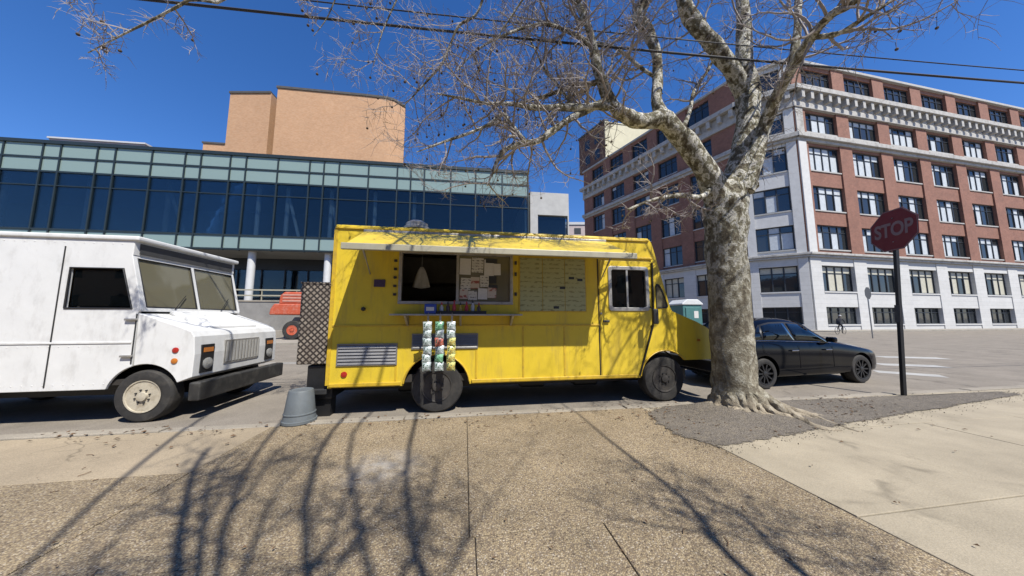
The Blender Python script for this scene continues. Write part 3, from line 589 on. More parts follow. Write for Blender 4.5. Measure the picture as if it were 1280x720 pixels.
def seed_balls(seeds, parent):
    mb = MB()
    for s in seeds:
        e = Vector(s) + Vector((RT.uniform(-.02, .02), RT.uniform(-.02, .02), -RT.uniform(.08, .16)))
        mb.tube([s, e], .0025, 3, cap=False); mb.lathe([(.002, -.017), (.013, -.011), (.017, 0), (.013, .011), (.002, .017)], e, (0, 0, 1), 7)
    o = mb.build('seed_balls', 'seed', parent, smooth=60); o['kind'] = 'stuff'

def px_limb(rows): return [(*D(x, y, Y), r * Y / 370. / math.sqrt(1 + ((x - 640) / 370.) ** 2)) for x, y, r, Y in rows]
tree = thing('sycamore_tree', 'big bare sycamore with mottled pale bark standing before the nose of the yellow van', 'tree', (TREE.x, TREE.y, 0))
def tchild(mb, name, mat, smooth=60):
    mb.v = [(a - TREE.x, b - TREE.y, c) for a, b, c in mb.v]; return mb.build(name, mat, tree, smooth=smooth)
LIMBS = {
 'main': [(922, 232, 27, 5.2), (932, 195, 22, 5.22), (934, 160, 18, 5.25), (935, 118, 17, 5.28), (930, 80, 14, 5.3), (930, 40, 11, 5.35), (928, 0, 10, 5.4), (926, -60, 9, 5.4), (935, -160, 7, 5.4), (930, -280, 4, 5.5)],
 'curl': [(930, 118, 13, 5.28), (918, 92, 13, 5.2), (903, 72, 12.5, 5.1), (884, 47, 12, 5.0), (866, 26, 11.5, 4.95), (855, 4, 11, 4.9), (852, -30, 10, 4.9), (838, -90, 7, 4.9), (846, -190, 4, 4.9)],
 'right': [(926, 238, 20, 5.1), (940, 205, 14, 5.0), (955, 160, 11, 4.95), (970, 122, 9.5, 4.65), (992, 82, 9, 4.2), (1017, 43, 8.5, 3.8), (1040, 18, 8, 3.5), (1068, 2, 7, 3.3), (1100, -35, 5, 3.1), (1130, -90, 3, 3.0)],
 'right_up': [(982, 103, 7, 4.43), (992, 72, 7, 4.4), (997, 34, 6, 4.45), (998, 0, 6, 4.5), (1003, -70, 4, 4.6), (1000, -160, 2, 4.7)],
 'right_side': [(1014, 46, 5, 3.85), (1034, 45, 5, 3.7), (1052, 40, 4.5, 3.6), (1073, 27, 4, 3.45), (1110, 4, 3.5, 3.3), (1150, -25, 2.5, 3.2)],
 'left': [(908, 262, 24, 5.15), (888, 224, 17, 5.08), (868, 192, 15, 5.0), (847, 167, 14, 4.92), (828, 149, 13, 4.85), (806, 152, 11, 4.75), (786, 147, 10, 4.68), (767, 133, 8.5, 4.6), (756, 112, 8, 4.52), (747, 86, 7, 4.45), (740, 52, 5.5, 4.4), (733, 27, 5, 4.35), (720, 0, 4.5, 4.3), (700, -50, 3, 4.2)],
 'left_up': [(830, 150, 10, 4.86), (821, 128, 8, 4.85), (822, 100, 7, 4.88), (820, 66, 7.2, 4.9), (809, 38, 8, 4.9), (798, 20, 8.5, 4.9), (806, 2, 9, 4.85), (818, -30, 8, 4.8), (830, -90, 5, 4.8)],
 'bough_a': [(768, 134, 5.5, 4.6), (745, 133, 5, 4.5), (722, 135, 5, 4.4), (697, 134, 4.2, 4.3), (670, 135, 3.6, 4.2), (640, 130, 2.6, 4.1), (607, 129, 2.2, 4.0), (577, 123, 1.8, 3.9), (547, 117, 1.2, 3.8)],
 'bough_b': [(760, 125, 5, 4.55), (735, 137, 5, 4.5), (710, 150, 4.6, 4.4), (690, 164, 4.4, 4.35), (673, 176, 4.2, 4.3), (657, 179, 4, 4.25), (643, 182, 3.6, 4.2), (628, 190, 3.2, 4.15), (617, 212, 2.2, 4.1), (609, 232, 1.2, 4.1)],
 'bough_c': [(658, 179, 3, 4.25), (647, 166, 3, 4.2), (638, 155, 2.8, 4.15), (629, 143, 2.6, 4.1), (612, 155, 2.2, 4.05), (590, 165, 2, 4.0), (556, 177, 1.6, 3.9), (521, 190, .8, 3.8)],
 'bough_d': [(745, 103, 4, 4.5), (727, 107, 3.6, 4.6), (708, 111, 3.2, 4.7), (678, 121, 2.4, 4.8), (650, 128, 1.4, 4.9)],
 'bough_e': [(717, 134, 2.2, 4.4), (700, 110, 2, 4.5), (681, 87, 1.8, 4.6), (668, 60, 1.4, 4.7), (650, 30, 1, 4.8)],
 'bough_f': [(822, 98, 3, 4.88), (800, 84, 2.6, 5.0), (770, 60, 2.2, 5.1), (735, 50, 1.8, 5.3), (690, 30, 1.4, 5.4), (640, 20, .8, 5.5)],
 'bough_g': [(742, 60, 3, 4.4), (715, 42, 2.6, 4.3), (680, 30, 2.2, 4.2), (640, 40, 1.8, 4.1), (600, 60, 1.3, 4.0), (570, 90, .8, 3.9)],
 'bough_h': [(893, 232, 5, 5.1), (876, 246, 4, 4.9), (850, 244, 3.2, 4.75), (815, 250, 2.4, 4.6), (785, 262, 1.4, 4.5)],
 'bough_i': [(850, 168, 4, 4.92), (862, 140, 3, 5.1), (868, 112, 2.6, 5.3), (885, 88, 2.2, 5.5), (898, 60, 1.5, 5.7)],
}
HIGH = [[(3.95, 5.35, 8.9, .09), (3.6, 4.2, 9.3, .075), (3.0, 2.8, 9.7, .055), (2.3, 1.6, 10.0, .035), (1.5, .6, 10.2, .015)],
        [(3.9, 5.3, 8.7, .08), (2.8, 4.2, 9.2, .065), (1.6, 3.0, 9.6, .045), (.6, 1.8, 9.8, .03), (-.4, 1.0, 10.0, .013)],
        [(3.95, 5.4, 9.2, .06), (4.3, 4.0, 9.8, .05), (4.2, 2.6, 10.2, .035), (3.9, 1.2, 10.5, .015)]]
tm = MB()
fl = [(0, 0, -.15, .62), (0, 0, .02, .56), (0, 0, .10, .485), (0, 0, .22, .43), (0, 0, .42, .40), (.0, 0, .8, .385), (.01, 0, 1.3, .38), (.015, 0, 1.8, .372), (.02, 0, 2.4, .37), (.03, 0, 2.9, .385), (.05, 0, 3.3, .40), (.09, 0, 3.6, .41), (.14, 0, 3.85, .36), (.2, 0, 4.05, .22)]
BUMPS = [(3.05, 2.35, .10, .5, .05), (2.4, 2.28, .07, .4, .05), (3.6, 2.42, .06, .35, .07), (2.2, 1.55, .05, .25, .08), (3.9, 3.2, .08, .3, .1), (2.9, 3.5, .09, .3, .1), (2.0, 3.35, .07, .3, .09), (3.5, 1.0, .04, .3, .12), (2.6, .9, .05, .25, .1)]
def flare(i, a):
    z = q[i][2]; bump = sum(h * math.exp(-((a - a0) / wa) ** 2 - ((z - z0) / wz) ** 2) for a0, z0, h, wa, wz in BUMPS)
    k = max(0, 1 - i / 30.)
    return 1 + bump + k * (.13 * math.sin(5 * a + .6) + .1 * math.sin(8 * a + 2)) + .03 * math.sin(3 * a + i * .35) + .025 * math.sin(5 * a - i * .5) + random.uniform(-.012, .012)
q = smooth_path([(TREE.x + a, TREE.y + b, c, r) for a, b, c, r in fl], 8)
tm.tube([p_[:3] for p_ in q], [p_[3] * .83 for p_ in q], 40, squash=flare)
paths = {}
for k, v in LIMBS.items():
    if k.startswith('bough'): continue
    paths[k] = limb(tm, px_limb(v), 18, 5)
tchild(tm, 'trunk', 'bark')
rm = MB()                                                     # surface roots spreading over the soil
RR = random.Random(3)
for m_ in range(17):
    ang = -2.9 + 3.3 * m_ / 16 + RR.uniform(-.08, .08); front = math.exp(-((ang + .7) / .7) ** 2); ln = RR.uniform(.25, .42) + .75 * front * RR.uniform(.55, 1); r0 = RR.uniform(.06, .10); pts = []; ph = RR.uniform(0, 6)
    for k in range(9):
        t = k / 8; a = ang + .22 * math.sin(k * .8 + ph) * t; d_ = .22 + ln * t
        pts.append((TREE.x + d_ * math.cos(a), TREE.y + d_ * math.sin(a), .34 * (1 - t) ** 3 + .05 - .075 * t + .012 * math.sin(k * 2 + ph), r0 * (1 - .6 * t)))
    limb(rm, pts, 9, 3, .16)
    if front > .3:
        i0 = pts[4]; a2 = ang + RR.choice((-1, 1)) * RR.uniform(.3, .6)
        limb(rm, [(i0[0] + math.cos(a2) * .11 * k, i0[1] + math.sin(a2) * .11 * k, .05 - .014 * k, .035 * (1 - .18 * k)) for k in range(5)], 7, 3, .16)
tchild(rm, 'root_flare', 'bark')
bmb = MB(); cm = MB(); seeds = []
for k, v in LIMBS.items():
    if k.startswith('bough'): paths[k] = limb(bmb, px_limb(v), 9, 4, .07)
hpaths = [limb(bmb, v, 9, 4, .07) for v in HIGH]
tchild(bmb, 'boughs', 'bark')
CNT = {'main': (10, 1.4, .35, 2), 'curl': (12, 1.4, .3, 2), 'right': (13, 1.1, .35, 2), 'right_up': (9, 1.0, .2, 2), 'right_side': (9, .9, .2, 2), 'left': (24, 1.15, .42, 2), 'left_up': (13, 1.1, .3, 2),
       'bough_a': (17, .95, .1, 2), 'bough_b': (15, .9, .15, 2), 'bough_c': (14, .8, .1, 2), 'bough_d': (9, .85, .1, 2), 'bough_e': (12, .95, .1, 2), 'bough_f': (13, 1.0, .1, 2), 'bough_g': (15, .95, .1, 2), 'bough_h': (9, .6, .1, 2), 'bough_i': (6, .7, .3, 2)}
for k, (c, ln, f0, dp) in CNT.items(): shoots(cm, seeds, paths[k], c, ln, f0, 1., 3.35 if k not in ('bough_h',) else 3.0, dp, .1, .12)
for v in hpaths: shoots(cm, seeds, v, 20, 1.4, .25, 1., 8.3, 2, .08, .05, rmax=.014)
for k in range(26):                                           # short water shoots on the stems
    p_ = paths['right'][RT.randint(3, 14)] if k % 2 else paths['main'][RT.randint(2, 12)]
    twigs(cm, seeds, p_[:3], (rdir() + Vector((.5, -.4, .0))).normalized(), 1, .6, .007, 3.2, .0, .3)
tchild(cm, 'crown', 'twig', None); ss = seeds; 
sm_ = [Vector(s) - Vector((TREE.x, TREE.y, 0)) for s in seeds]; seed_balls(sm_, tree)

# second sycamore behind the camera: its boughs hang over the picture and throw the shadows on the paving
T2 = Vector((3.6, -4.2, 0))
SH = Vector((SUN.x / SUN.z, SUN.y / SUN.z, 1))
def cast(rows, h0, h1, r0, r1):                               # a bough whose shadow runs along these ground pixels
    n = len(rows) - 1; return [(*(G(x, y) + SH * (h0 + (h1 - h0) * k / n)), r0 + (r1 - r0) * k / n) for k, (x, y) in enumerate(rows)]
t2 = thing('sycamore_tree', 'second bare sycamore whose boughs hang overhead and shade the paving', 'tree', T2)
tm, bm2, cm, seeds = MB(), MB(), MB(), []
q = smooth_path([(T2.x, T2.y, -.1, .5), (T2.x, T2.y, .3, .36), (T2.x, T2.y, 1.5, .31), (T2.x - .05, T2.y + .05, 3.2, .29), (T2.x - .1, T2.y + .1, 4.1, .27), (T2.x - .15, T2.y + .1, 4.7, .16)], 4)
tm.tube([p_[:3] for p_ in q], [p_[3] for p_ in q], 24, squash=lambda i, a: 1 + .05 * math.sin(3 * a + i))
fork = (T2.x - .1, T2.y + .1, 4.1)
B2 = [cast([(190, 800), (205, 760), (221, 720), (225, 665), (242, 588), (262, 560)], 4.7, 6.3, 0.061, 0.024),
      cast([(212, 800), (230, 760), (246, 720), (253, 665), (265, 592), (300, 560)], 4.5, 6.5, 0.043, 0.016),
      cast([(235, 800), (252, 760), (269, 720), (280, 653), (318, 607), (341, 569), (380, 540)], 4.9, 7.0, 0.029, 0.010),
      cast([(268, 800), (285, 760), (303, 720), (318, 676), (341, 622), (364, 592), (403, 550)], 5.1, 7.3, 0.032, 0.011),
      cast([(330, 800), (358, 760), (385, 720), (414, 672), (437, 611), (456, 569)], 5.3, 7.3, 0.036, 0.013),
      cast([(362, 800), (390, 760), (414, 720), (449, 665), (479, 626), (495, 600), (525, 565)], 5.3, 7.7, 0.029, 0.010),
      cast([(452, 800), (482, 760), (506, 714), (533, 653), (539, 611), (552, 573)], 5.5, 7.5, 0.032, 0.011),
      cast([(500, 800), (535, 760), (563, 710), (594, 657), (629, 607), (650, 575)], 5.5, 7.7, 0.022, 0.006),
      cast([(1010, 800), (975, 760), (940, 722), (900, 682), (858, 627), (800, 580), (755, 545), (720, 515), (700, 500)], 3.9, 6.7, 0.043, 0.013),
      cast([(1090, 800), (1040, 750), (1000, 715), (960, 680), (935, 650), (905, 632), (885, 625)], 3.9, 5.5, 0.029, 0.010),
      cast([(1010, 720), (985, 690), (960, 660), (940, 655)], 4.3, 5.0, 0.018, 0.008)]
for v in B2:
    a = Vector(fork); b = Vector(v[0][:3]); m = a.lerp(b, .5) + Vector((0, 0, .25)); r = v[0][3]
    full = [(*fork, r * 1.4 + .015), (*m, r * 1.05)] + [(x_, y_, z_, r_ * .82) for x_, y_, z_, r_ in v]
    path = limb(bm2, full, 10, 4, .07); shoots(cm, seeds, path, 7, .9, .45, 1., 4.3, 2, .12, .05, rmax=.014)
OV = [[(*fork, 0.0357), (1.2, -1.2, 6.6, 0.0268), (.1, 1.6, 6.5, 0.0223), (*D(610, -40, 3.6), 0.0223), (*D(603, 0, 3.65), 0.0187), (*D(593, 20, 3.7), 0.0170), (*D(573, 33, 3.75), 0.0186), (*D(560, 63, 3.8), 0.0149), (*D(550, 83, 3.85), 0.0170), (*D(523, 113, 3.9), 0.0119), (*D(503, 134, 3.95), 0.0068)],
      [(*fork, 0.0268), (.5, -2.4, 6.4, 0.0201), (-1.6, .4, 6.2, 0.0217), (*D(290, -40, 2.9), 0.0186), (*D(235, 0, 2.9), 0.0153), (*D(205, 17, 2.9), 0.0127), (*D(180, 30, 2.9), 0.0110), (*D(156, 42, 2.9), 0.0093), (*D(110, 66, 2.9), 0.0051)],
      [(*fork, 0.0357), (.9, -1.6, 6.9, 0.0268), (-.9, 1.4, 6.3, 0.0217), (*D(420, -60, 3.4), 0.0170), (*D(424, -20, 3.5), 0.0102), (*D(410, 20, 3.5), 0.0068), (*D(392, 45, 3.5), 0.0034)],
      [(*fork, 0.0357), (1.4, -.8, 7.2, 0.0223), (.4, 1.7, 6.6, 0.0186), (*D(520, -60, 3.4), 0.0170), (*D(500, -10, 3.6), 0.0119), (*D(478, 40, 3.7), 0.0085), (*D(466, 84, 3.8), 0.0051)],
      [(*fork, 0.0312), (2.2, -1.6, 6.6, 0.0268), (1.2, 1.4, 6.3, 0.0223), (*D(700, -60, 3.6), 0.0161), (*D(660, -10, 3.7), 0.0136), (*D(620, 50, 3.8), 0.0093), (*D(590, 100, 3.9), 0.0059)]]
OC = [(17, .75), (7, .45), (7, .45), (10, .6), (12, .7)]
for v, (c, ln) in zip(OV, OC):
    path = limb(bm2, v, 8, 4, .06); shoots(cm, seeds, path, c, ln, .55, 1., 3.6, 2, .05, .15, rmax=.009)
for m_, nm, mat in ((tm, 'trunk', 'bark'), (bm2, 'boughs', 'bark'), (cm, 'crown', 'twig')):
    m_.v = [(a - T2.x, b - T2.y, c) for a, b, c in m_.v]; m_.build(nm, mat, t2, smooth=60 if nm != 'crown' else None)
seed_balls([Vector(s) - T2 for s in seeds], t2)

# overhead cables between two poles beyond the picture
wd_ = Vector((.9946, .104, 0)); wP = D(640, 47, 4.25)
for nm, px, r, lab in (('overhead_cable', (640, 47), .019, 'thick black overhead cable, the lower of the two'), ('overhead_cable', (640, 28), .010, 'thin black overhead cable, the upper of the two')):
    c = D(*px, 4.25 if r > .015 else 4.35); pts = []
    for k in range(41): s = -26 + 52 * k / 40; pts.append(c + wd_ * s + Vector((0, 0, .0011 * s * s)))
    tag(MB().tube(pts, r, 6).build(nm, 'wire', smooth=60), lab, 'cable')
for s in (-26, 26):
    b = wP + wd_ * s; o = thing('utility_pole', 'wooden utility pole carrying the overhead cables, beyond the parked vans' if s < 0 else 'wooden utility pole carrying the overhead cables, beyond the stop sign', 'pole', (b.x, b.y + .17, 0), group=None)
    MB().lathe([(.17, -.1), (.15, 4), (.12, 8.6)], (0, 0, 0), (0, 0, 1), 16).build('pole', 'wood_pole', o, smooth=50); MB().box(-.06, .06, -.24, .14, 6.1, 6.25).build('bracket', 'steel', o)
# ------------------------------------------------------------------ wheels
def wheel(parent, x, y, r, width, rimmat, s=-1, rr=.58, style='steel', name='wheel'):
    """wheel at (x, y, r); y is the outer face, s the outward side (-1 = towards -y)"""
    wi = -s * width
    t = MB().lathe([(r * rr, 0), (r * .80, -.012), (r * .93, -.004), (r * .985, width * .10), (r, width * .2), (r, width * .8), (r * .985, width * .9), (r * .93, width), (r * rr, width)], (x, y, r), (0, -s, 0), 40, cap=False).build(name, 'rubber', parent, smooth=40)
    o = (x, y, r)
    m = MB()
    if style == 'steel':
        m.lathe([(r * rr, .0), (r * rr * 1.04, -.014), (r * rr * .97, -.012), (r * rr * .90, .03), (r * rr * .84, .055), (r * rr * .62, .05), (r * rr * .5, .02), (r * rr * .30, .012), (r * rr * .28, -.03), (r * rr * .1, -.036)], o, (0, -s, 0), 32)
        m.build('rim', rimmat, t, smooth=35)
        h = MB()
        for k in range(8):
            a = k * math.pi / 4; h.lathe([(r * .055, -.004), (r * .055, .01)], (x + r * rr * .70 * math.cos(a), y - s * .048, r + r * rr * .70 * math.sin(a)), (0, -s, 0), 10)
            h.lathe([(r * .03, -.03), (r * .03, .01)], (x + r * rr * .42 * math.cos(a + .3), y - s * .01, r + r * rr * .42 * math.sin(a + .3)), (0, -s, 0), 6)
        h.build('lug_nuts', 'black_trim', t)
    else:
        m.lathe([(r * rr, .0), (r * rr * 1.03, -.012), (r * rr * .95, -.01), (r * rr * .94, .02)], o, (0, -s, 0), 32, cap=False); MB().lathe([(r * rr * .99, .05), (r * rr * .9, .07)], o, (0, -s, 0), 28).build('brake_disc', 'black', t)
        for k in range(10):
            a = k * math.pi / 5; c, sn = math.cos(a), math.sin(a); w_ = .014
            P = lambda rad, off, dep: (x + rad * c - off * sn, y - s * dep, r + rad * sn + off * c)
            m.hexa([P(r * .1, -w_, .05), P(r * rr * .98, -w_ * 1.1, .05), P(r * rr * .98, w_ * 1.1, .05), P(r * .1, w_, .05), P(r * .1, -w_, .004), P(r * rr * .98, -w_, -.002), P(r * rr * .98, w_, -.002), P(r * .1, w_, .004)])
        m.lathe([(r * .17, .05), (r * .16, -.004), (r * .05, -.01)], o, (0, -s, 0), 16); m.build('rim', rimmat, t, smooth=35)
    return t

# ------------------------------------------------------------------ yellow food van
yv = thing('food_van', 'bright yellow step van with open serving hatch, raised flap and menu boards', 'van', (W0.x, W0.y, ROADZ), RZ)
VW = 2.12
side = [(-1.64, .46)] + arc(0, .42, .53, 176, 4, 18) + [(3.60, .46)] + arc(4.12, .42, .52, 176, 40, 14) + [(5.12, .76), (5.12, 1.28), (5.02, 1.36), (4.82, 1.465), (4.31, 1.665), (4.27, 1.74), (3.95, 2.96), (3.9, 3.03), (-1.62, 3.03), (-1.67, 2.98)]
srv = (-.61, 1.21, 1.81, 2.62); dwin = (3.06, 3.80, 1.70, 2.46); qwin = [(3.985, 1.72), (4.20, 1.72), (4.225, 1.76), (4.12, 2.08), (4.06, 2.17), (4.01, 2.18), (3.985, 2.14)]
plate(side, [[(srv[0], srv[2]), (srv[1], srv[2]), (srv[1], srv[3]), (srv[0], srv[3])], rrect(*dwin, .04), qwin], lambda u, z, d: (u, d, z), .045).build('side_panel', 'yellow_paint', yv, bevel=.012)
plate(side, [], lambda u, z, d: (u, VW - d, z), .045).build('side_panel', 'yellow_paint', yv, bevel=.012)
MB().box(-1.68, 3.92, .03, VW - .03, 2.99, 3.07).build('roof', 'yellow_paint', yv, bevel=.03, seg=3)
MB().box(-1.66, -1.61, .047, VW - .047, .44, 2.985).build('rear_panel', 'yellow_paint', yv)
MB().box(-1.6, 3.6, .06, VW - .06, .50, .62).build('floor', 'dark_inside', yv)
MB().box(-1.6, 4.95, .55, VW - .55, .30, .50).build('chassis', 'black', yv)
MB().tube([(.0, .2, .42), (.0, VW - .2, .42)], .07, 10).build('axle', 'black', yv); MB().tube([(4.12, .2, .42), (4.12, VW - .2, .42)], .06, 10).build('axle', 'black', yv)
for xw in (-.75, 1.5, 2.6): MB().box(xw, xw + .5, .7, 1.4, .2, .34).build('underbody_tank', 'black', yv, bevel=.04)
wheel(yv, 0, .05, .42, .24, 'wheel_grey', -1, .56); wheel(yv, 0, VW - .05, .42, .24, 'black_trim', 1, .56); wheel(yv, 4.12, .06, .42, .24, 'wheel_grey', -1, .56); wheel(yv, 4.12, VW - .06, .42, .24, 'black_trim', 1, .56)
for xc in (0, 4.12): MB().tube([(a, -.008, b) for a, b in arc(xc, .42, .53 if xc == 0 else .52, 172, 8 if xc == 0 else 42, 20)], .016, 6).build('arch_lip', 'yellow_trim', yv, smooth=60)
for xc in (0, 4.12): MB().tube([(a, .35, b) for a, b in arc(xc, .42, .52, 178, 2 if xc == 0 else 40, 18)], .015, 6).build('arch_edge', 'black', yv)
# front: windscreen, bonnet, nose
def front_sheet(u0, z0, u1, z1, y0, y1, t=.03): return MB().hexa([(u0, y0, z0), (u0, y1, z0), (u0 - t, y1, z0), (u0 - t, y0, z0), (u1, y0, z1), (u1, y1, z1), (u1 - t, y1, z1), (u1 - t, y0, z1)])
front_sheet(4.285, 1.75, 3.98, 2.86, .09, VW / 2 - .03, .02).build('windscreen', 'van_glass', yv); front_sheet(4.285, 1.75, 3.98, 2.86, VW / 2 + .03, VW - .09, .02).build('windscreen', 'van_glass', yv)
front_sheet(4.30, 1.72, 3.96, 2.95, VW / 2 - .03, VW / 2 + .03, .05).build('windscreen_post', 'yellow_paint', yv); front_sheet(3.985, 2.86, 3.92, 3.0, .047, VW - .047, .05).build('forehead', 'yellow_paint', yv)
MB().prism([(4.29, 1.60), (4.31, 1.67), (4.82, 1.47), (5.02, 1.37), (5.135, 1.29), (5.135, .78), (5.05, .78), (5.05, 1.2)], lambda u, z: (u, .047, z), lambda u, z: (u, VW - .047, z)).build('bonnet', 'yellow_paint', yv, bevel=.012)
MB().box(5.137, 5.16, .55, VW - .55, .82, 1.2).build('grille', 'black_trim', yv)
for y in (.3, VW - .3): MB().lathe([(.1, 0), (.1, .02), (.07, .04), (.01, .045)], (5.13, y, 1.02), (1, 0, 0), 20).build('headlight', 'lamp_glass', yv, smooth=40)
MB().box(5.13, 5.27, -.02, VW + .02, .5, .72).build('front_bumper', 'black_trim', yv, bevel=.03)
# cab door
door = [(2.86, .50), (3.56, .50), (3.87, 1.43), (3.89, 2.60), (2.90, 2.60), (2.86, 2.56)]
dr = plate(door, [rrect(dwin[0] - .02, dwin[1] + .02, dwin[2] - .02, dwin[3] + .02, .05)], lambda u, z, d: (u, -.012 + d, z), .0115).build('cab_door', 'yellow_paint', yv, bevel=.004)
fr = plate(rrect(dwin[0] - .035, dwin[1] + .035, dwin[2] - .035, dwin[3] + .035, .06), [rrect(dwin[0] + .03, dwin[1] - .03, dwin[2] + .03, dwin[3] - .03, .04)], lambda u, z, d: (u, -.03 + d, z), .05).build('window_frame', 'alu', dr, bevel=.006)
um = (dwin[0] + dwin[1]) / 2 - .03
MB().box(um - .018, um + .018, -.022, .02, dwin[2] + .02, dwin[3] - .02).build('window_bar', 'alu', dr)
MB().box(dwin[0] + .02, um - .018, -.002, .004, dwin[2] + .02, dwin[3] - .02).build('window_pane', 'car_glass', dr); MB().box(um + .018, dwin[1] - .02, .008, .014, dwin[2] + .02, dwin[3] - .02).build('window_pane', 'car_glass', dr)
MB().box(2.90, 3.02, -.05, -.012, 1.46, 1.50).build('handle', 'black_trim', dr, bevel=.01); MB().lathe([(.02, 0), (.02, .012)], (2.87, -.012, 1.62), (0, -1, 0), 10).build('lock', 'steel', dr)
MB().tube([(3.925, -.02, 2.58), (3.92, -.02, 2.4), (3.905, -.02, 1.6), (3.895, -.02, 1.43), (3.82, -.02, 1.2), (3.575, -.02, .5)], .017, 7).build('door_seal', 'black', yv, smooth=50)
MB().tube([(2.835, -.004, .5), (2.835, -.004, 2.62)], .011, 6).build('door_seal', 'black_trim', yv); MB().box(2.84, 3.93, -.035, .0, 2.64, 2.675).build('drip_rail', 'yellow_trim', yv, bevel=.006)
q1 = plate(qwin, [[(a * .86 + 4.07 * .14, b * .86 + 1.9 * .14) for a, b in qwin]], lambda u, z, d: (u, -.012 + d, z), .03).build('quarter_window', 'black_trim', yv)
plate([(a * .93 + 4.07 * .07, b * .93 + 1.9 * .07) for a, b in qwin], [], lambda u, z, d: (u, .006 + d, z), .005).build('pane', 'van_glass', q1)
mr_ = MB().box(3.72, 3.82, -.30, -.24, 1.43, 1.70).build('mirror', 'black_trim', yv, bevel=.02); MB().tube([(3.85, 0, 1.75), (3.78, -.25, 1.66)], .01, 6).tube([(3.85, 0, 1.38), (3.78, -.25, 1.46)], .01, 6).build('mirror_arm', 'black_trim', mr_)
# hatch, glazing, papers, counter
hf = MB()
u0, u1, z0, z1 = srv
hf.box(u0 - .045, u1 + .045, -.02, .06, z1 - .005, z1 + .045).box(u0 - .045, u1 + .045, -.022, .06, z0 - .045, z0 + .005).box(u0 - .044, u0 + .005, -.018, .06, z0 + .005, z1 - .005).box(u1 - .005, u1 + .044, -.018, .06, z0 + .005, z1 - .005)
sw = hf.build('serving_window', 'alu', yv, bevel=.006)
MB().box(.28, .325, .0, .05, z0 + .005, z1 - .005).build('window_bar', 'alu', sw)
pn = MB().box(.325, u1 - .005, .03, .036, z0 + .005, z1 - .005).build('sliding_pane', 'van_glass', sw)
RP = random.Random(4)
def sheet(u, z, w_, h, mat, tilt, yy):
    c, s = math.cos(tilt), math.sin(tilt); P = lambda a, b: (u + a * c - b * s, z + a * s + b * c)
    q = [P(-w_ / 2, -h / 2), P(w_ / 2, -h / 2), P(w_ / 2, h / 2), P(-w_ / 2, h / 2)]
    MB().hexa([(a, yy, b) for a, b in q] + [(a, yy - .0012, b) for a, b in q]).build('paper', mat, sw)
k = 0
for u, z, w_, h, m_ in [(.43, 2.42, .19, .28, 'paper'), (.64, 2.45, .2, .26, 'paper_print'), (.84, 2.40, .17, .3, 'paper'), (.88, 2.53, .2, .08, 'frame_dark'), (.44, 2.12, .17, .2, 'paper_print'), (.60, 2.14, .15, .2, 'photo_print'), (.76, 2.17, .15, .2, 'paper_print'), (.90, 2.2, .13, .13, 'frame_dark'), (.98, 2.38, .12, .2, 'paper'), (.41, 1.94, .14, .16, 'photo_print'), (.56, 1.92, .15, .16, 'paper_print'), (.73, 1.95, .16, .19, 'paper'), (.89, 1.98, .15, .2, 'photo_print'), (.91, 2.08, .16, .05, 'frame_dark')]:
    sheet(u, z, w_, h, m_, RP.uniform(-.05, .05), .028 - .0016 * k); k += 1
bw_ = MB().box(-1.55, 3.4, 1.9, 1.95, .62, 2.95).build('inner_wall', 'inside_wall', yv)
MB().box(-.9, 1.6, 1.25, 1.89, .62, 1.55).build('cooking_counter', 'steel', yv, bevel=.02); MB().box(-.9, 1.5, 1.2, 1.89, 2.25, 2.8).build('extractor_hood', 'inside_wall', yv, bevel=.03)
MB().box(1.3, 1.34, .4, 1.9, .62, 2.95).build('partition', 'inside_wall', yv)
lg = MB().box(-.71, 1.37, -.30, -.002, 1.575, 1.60).build('counter_ledge', 'alu', yv, bevel=.005)
for x in (-.5, .35, 1.2): MB().hexa([(x, -.27, 1.56), (x + .03, -.27, 1.56), (x + .03, -.001, 1.40), (x, -.001, 1.40), (x, -.27, 1.574), (x + .03, -.27, 1.574), (x + .03, -.001, 1.574), (x, -.001, 1.574)]).build('bracket', 'alu', lg)
# flap
HZ, HY, OZ, OY = 2.93, -.02, 2.49, -.86
fl_ = MB().hexa([(-1.2, HY, HZ), (2.98, HY, HZ), (3.06, OY, OZ), (-1.2, OY, OZ), (-1.2, HY + .005, HZ + .03), (2.98, HY + .005, HZ + .03), (3.06, OY, OZ + .03), (-1.2, OY, OZ + .03)]).build('hatch_flap', 'yellow_paint', yv)
MB().box(-1.22, 3.08, OY - .035, OY + .02, OZ - .035, OZ + .055).build('flap_edge', 'cream_alu', fl_, bevel=.008); MB().box(-1.22, 3.0, HY - .03, HY + .015, HZ - .01, HZ + .05).build('flap_hinge', 'alu', fl_, bevel=.008)
for x in (-1.21, .9, 3.0): MB().hexa([(x, HY, HZ - .035), (x + .05, HY, HZ - .035), (x + .05, OY, OZ - .035), (x, OY, OZ - .035), (x, HY, HZ - .002), (x + .05, HY, HZ - .002), (x + .05, OY, OZ - .002), (x, OY, OZ - .002)]).build('flap_rib', 'alu', fl_)
for x in (-1.1, 2.9): MB().tube([(x, -.5, 2.66), (x, -.0, 2.25)], .011, 8).tube([(x, -.5, 2.66), (x, -.25, 2.455)], .017, 8).build('flap_strut', 'steel', fl_)
# menu boards
mb_ = MB().box(1.36, 2.60, -.012, -.001, 1.64, 2.62).build('menu_board', 'yellow_trim', yv)
for x0, x1 in ((1.38, 1.78), (1.79, 2.19), (2.20, 2.58)): MB().box(x0, x1, -.020, -.0125, 1.66, 2.60).build('menu_panel', 'menu_print', mb_)
for x, z in ((2.27, 2.23), (2.10, 2.05), (1.98, 1.70), (2.43, 2.20)): MB().box(x, x + .1, -.0225, -.0203, z, z + .045).build('menu_sticker', 'frame_dark', mb_)
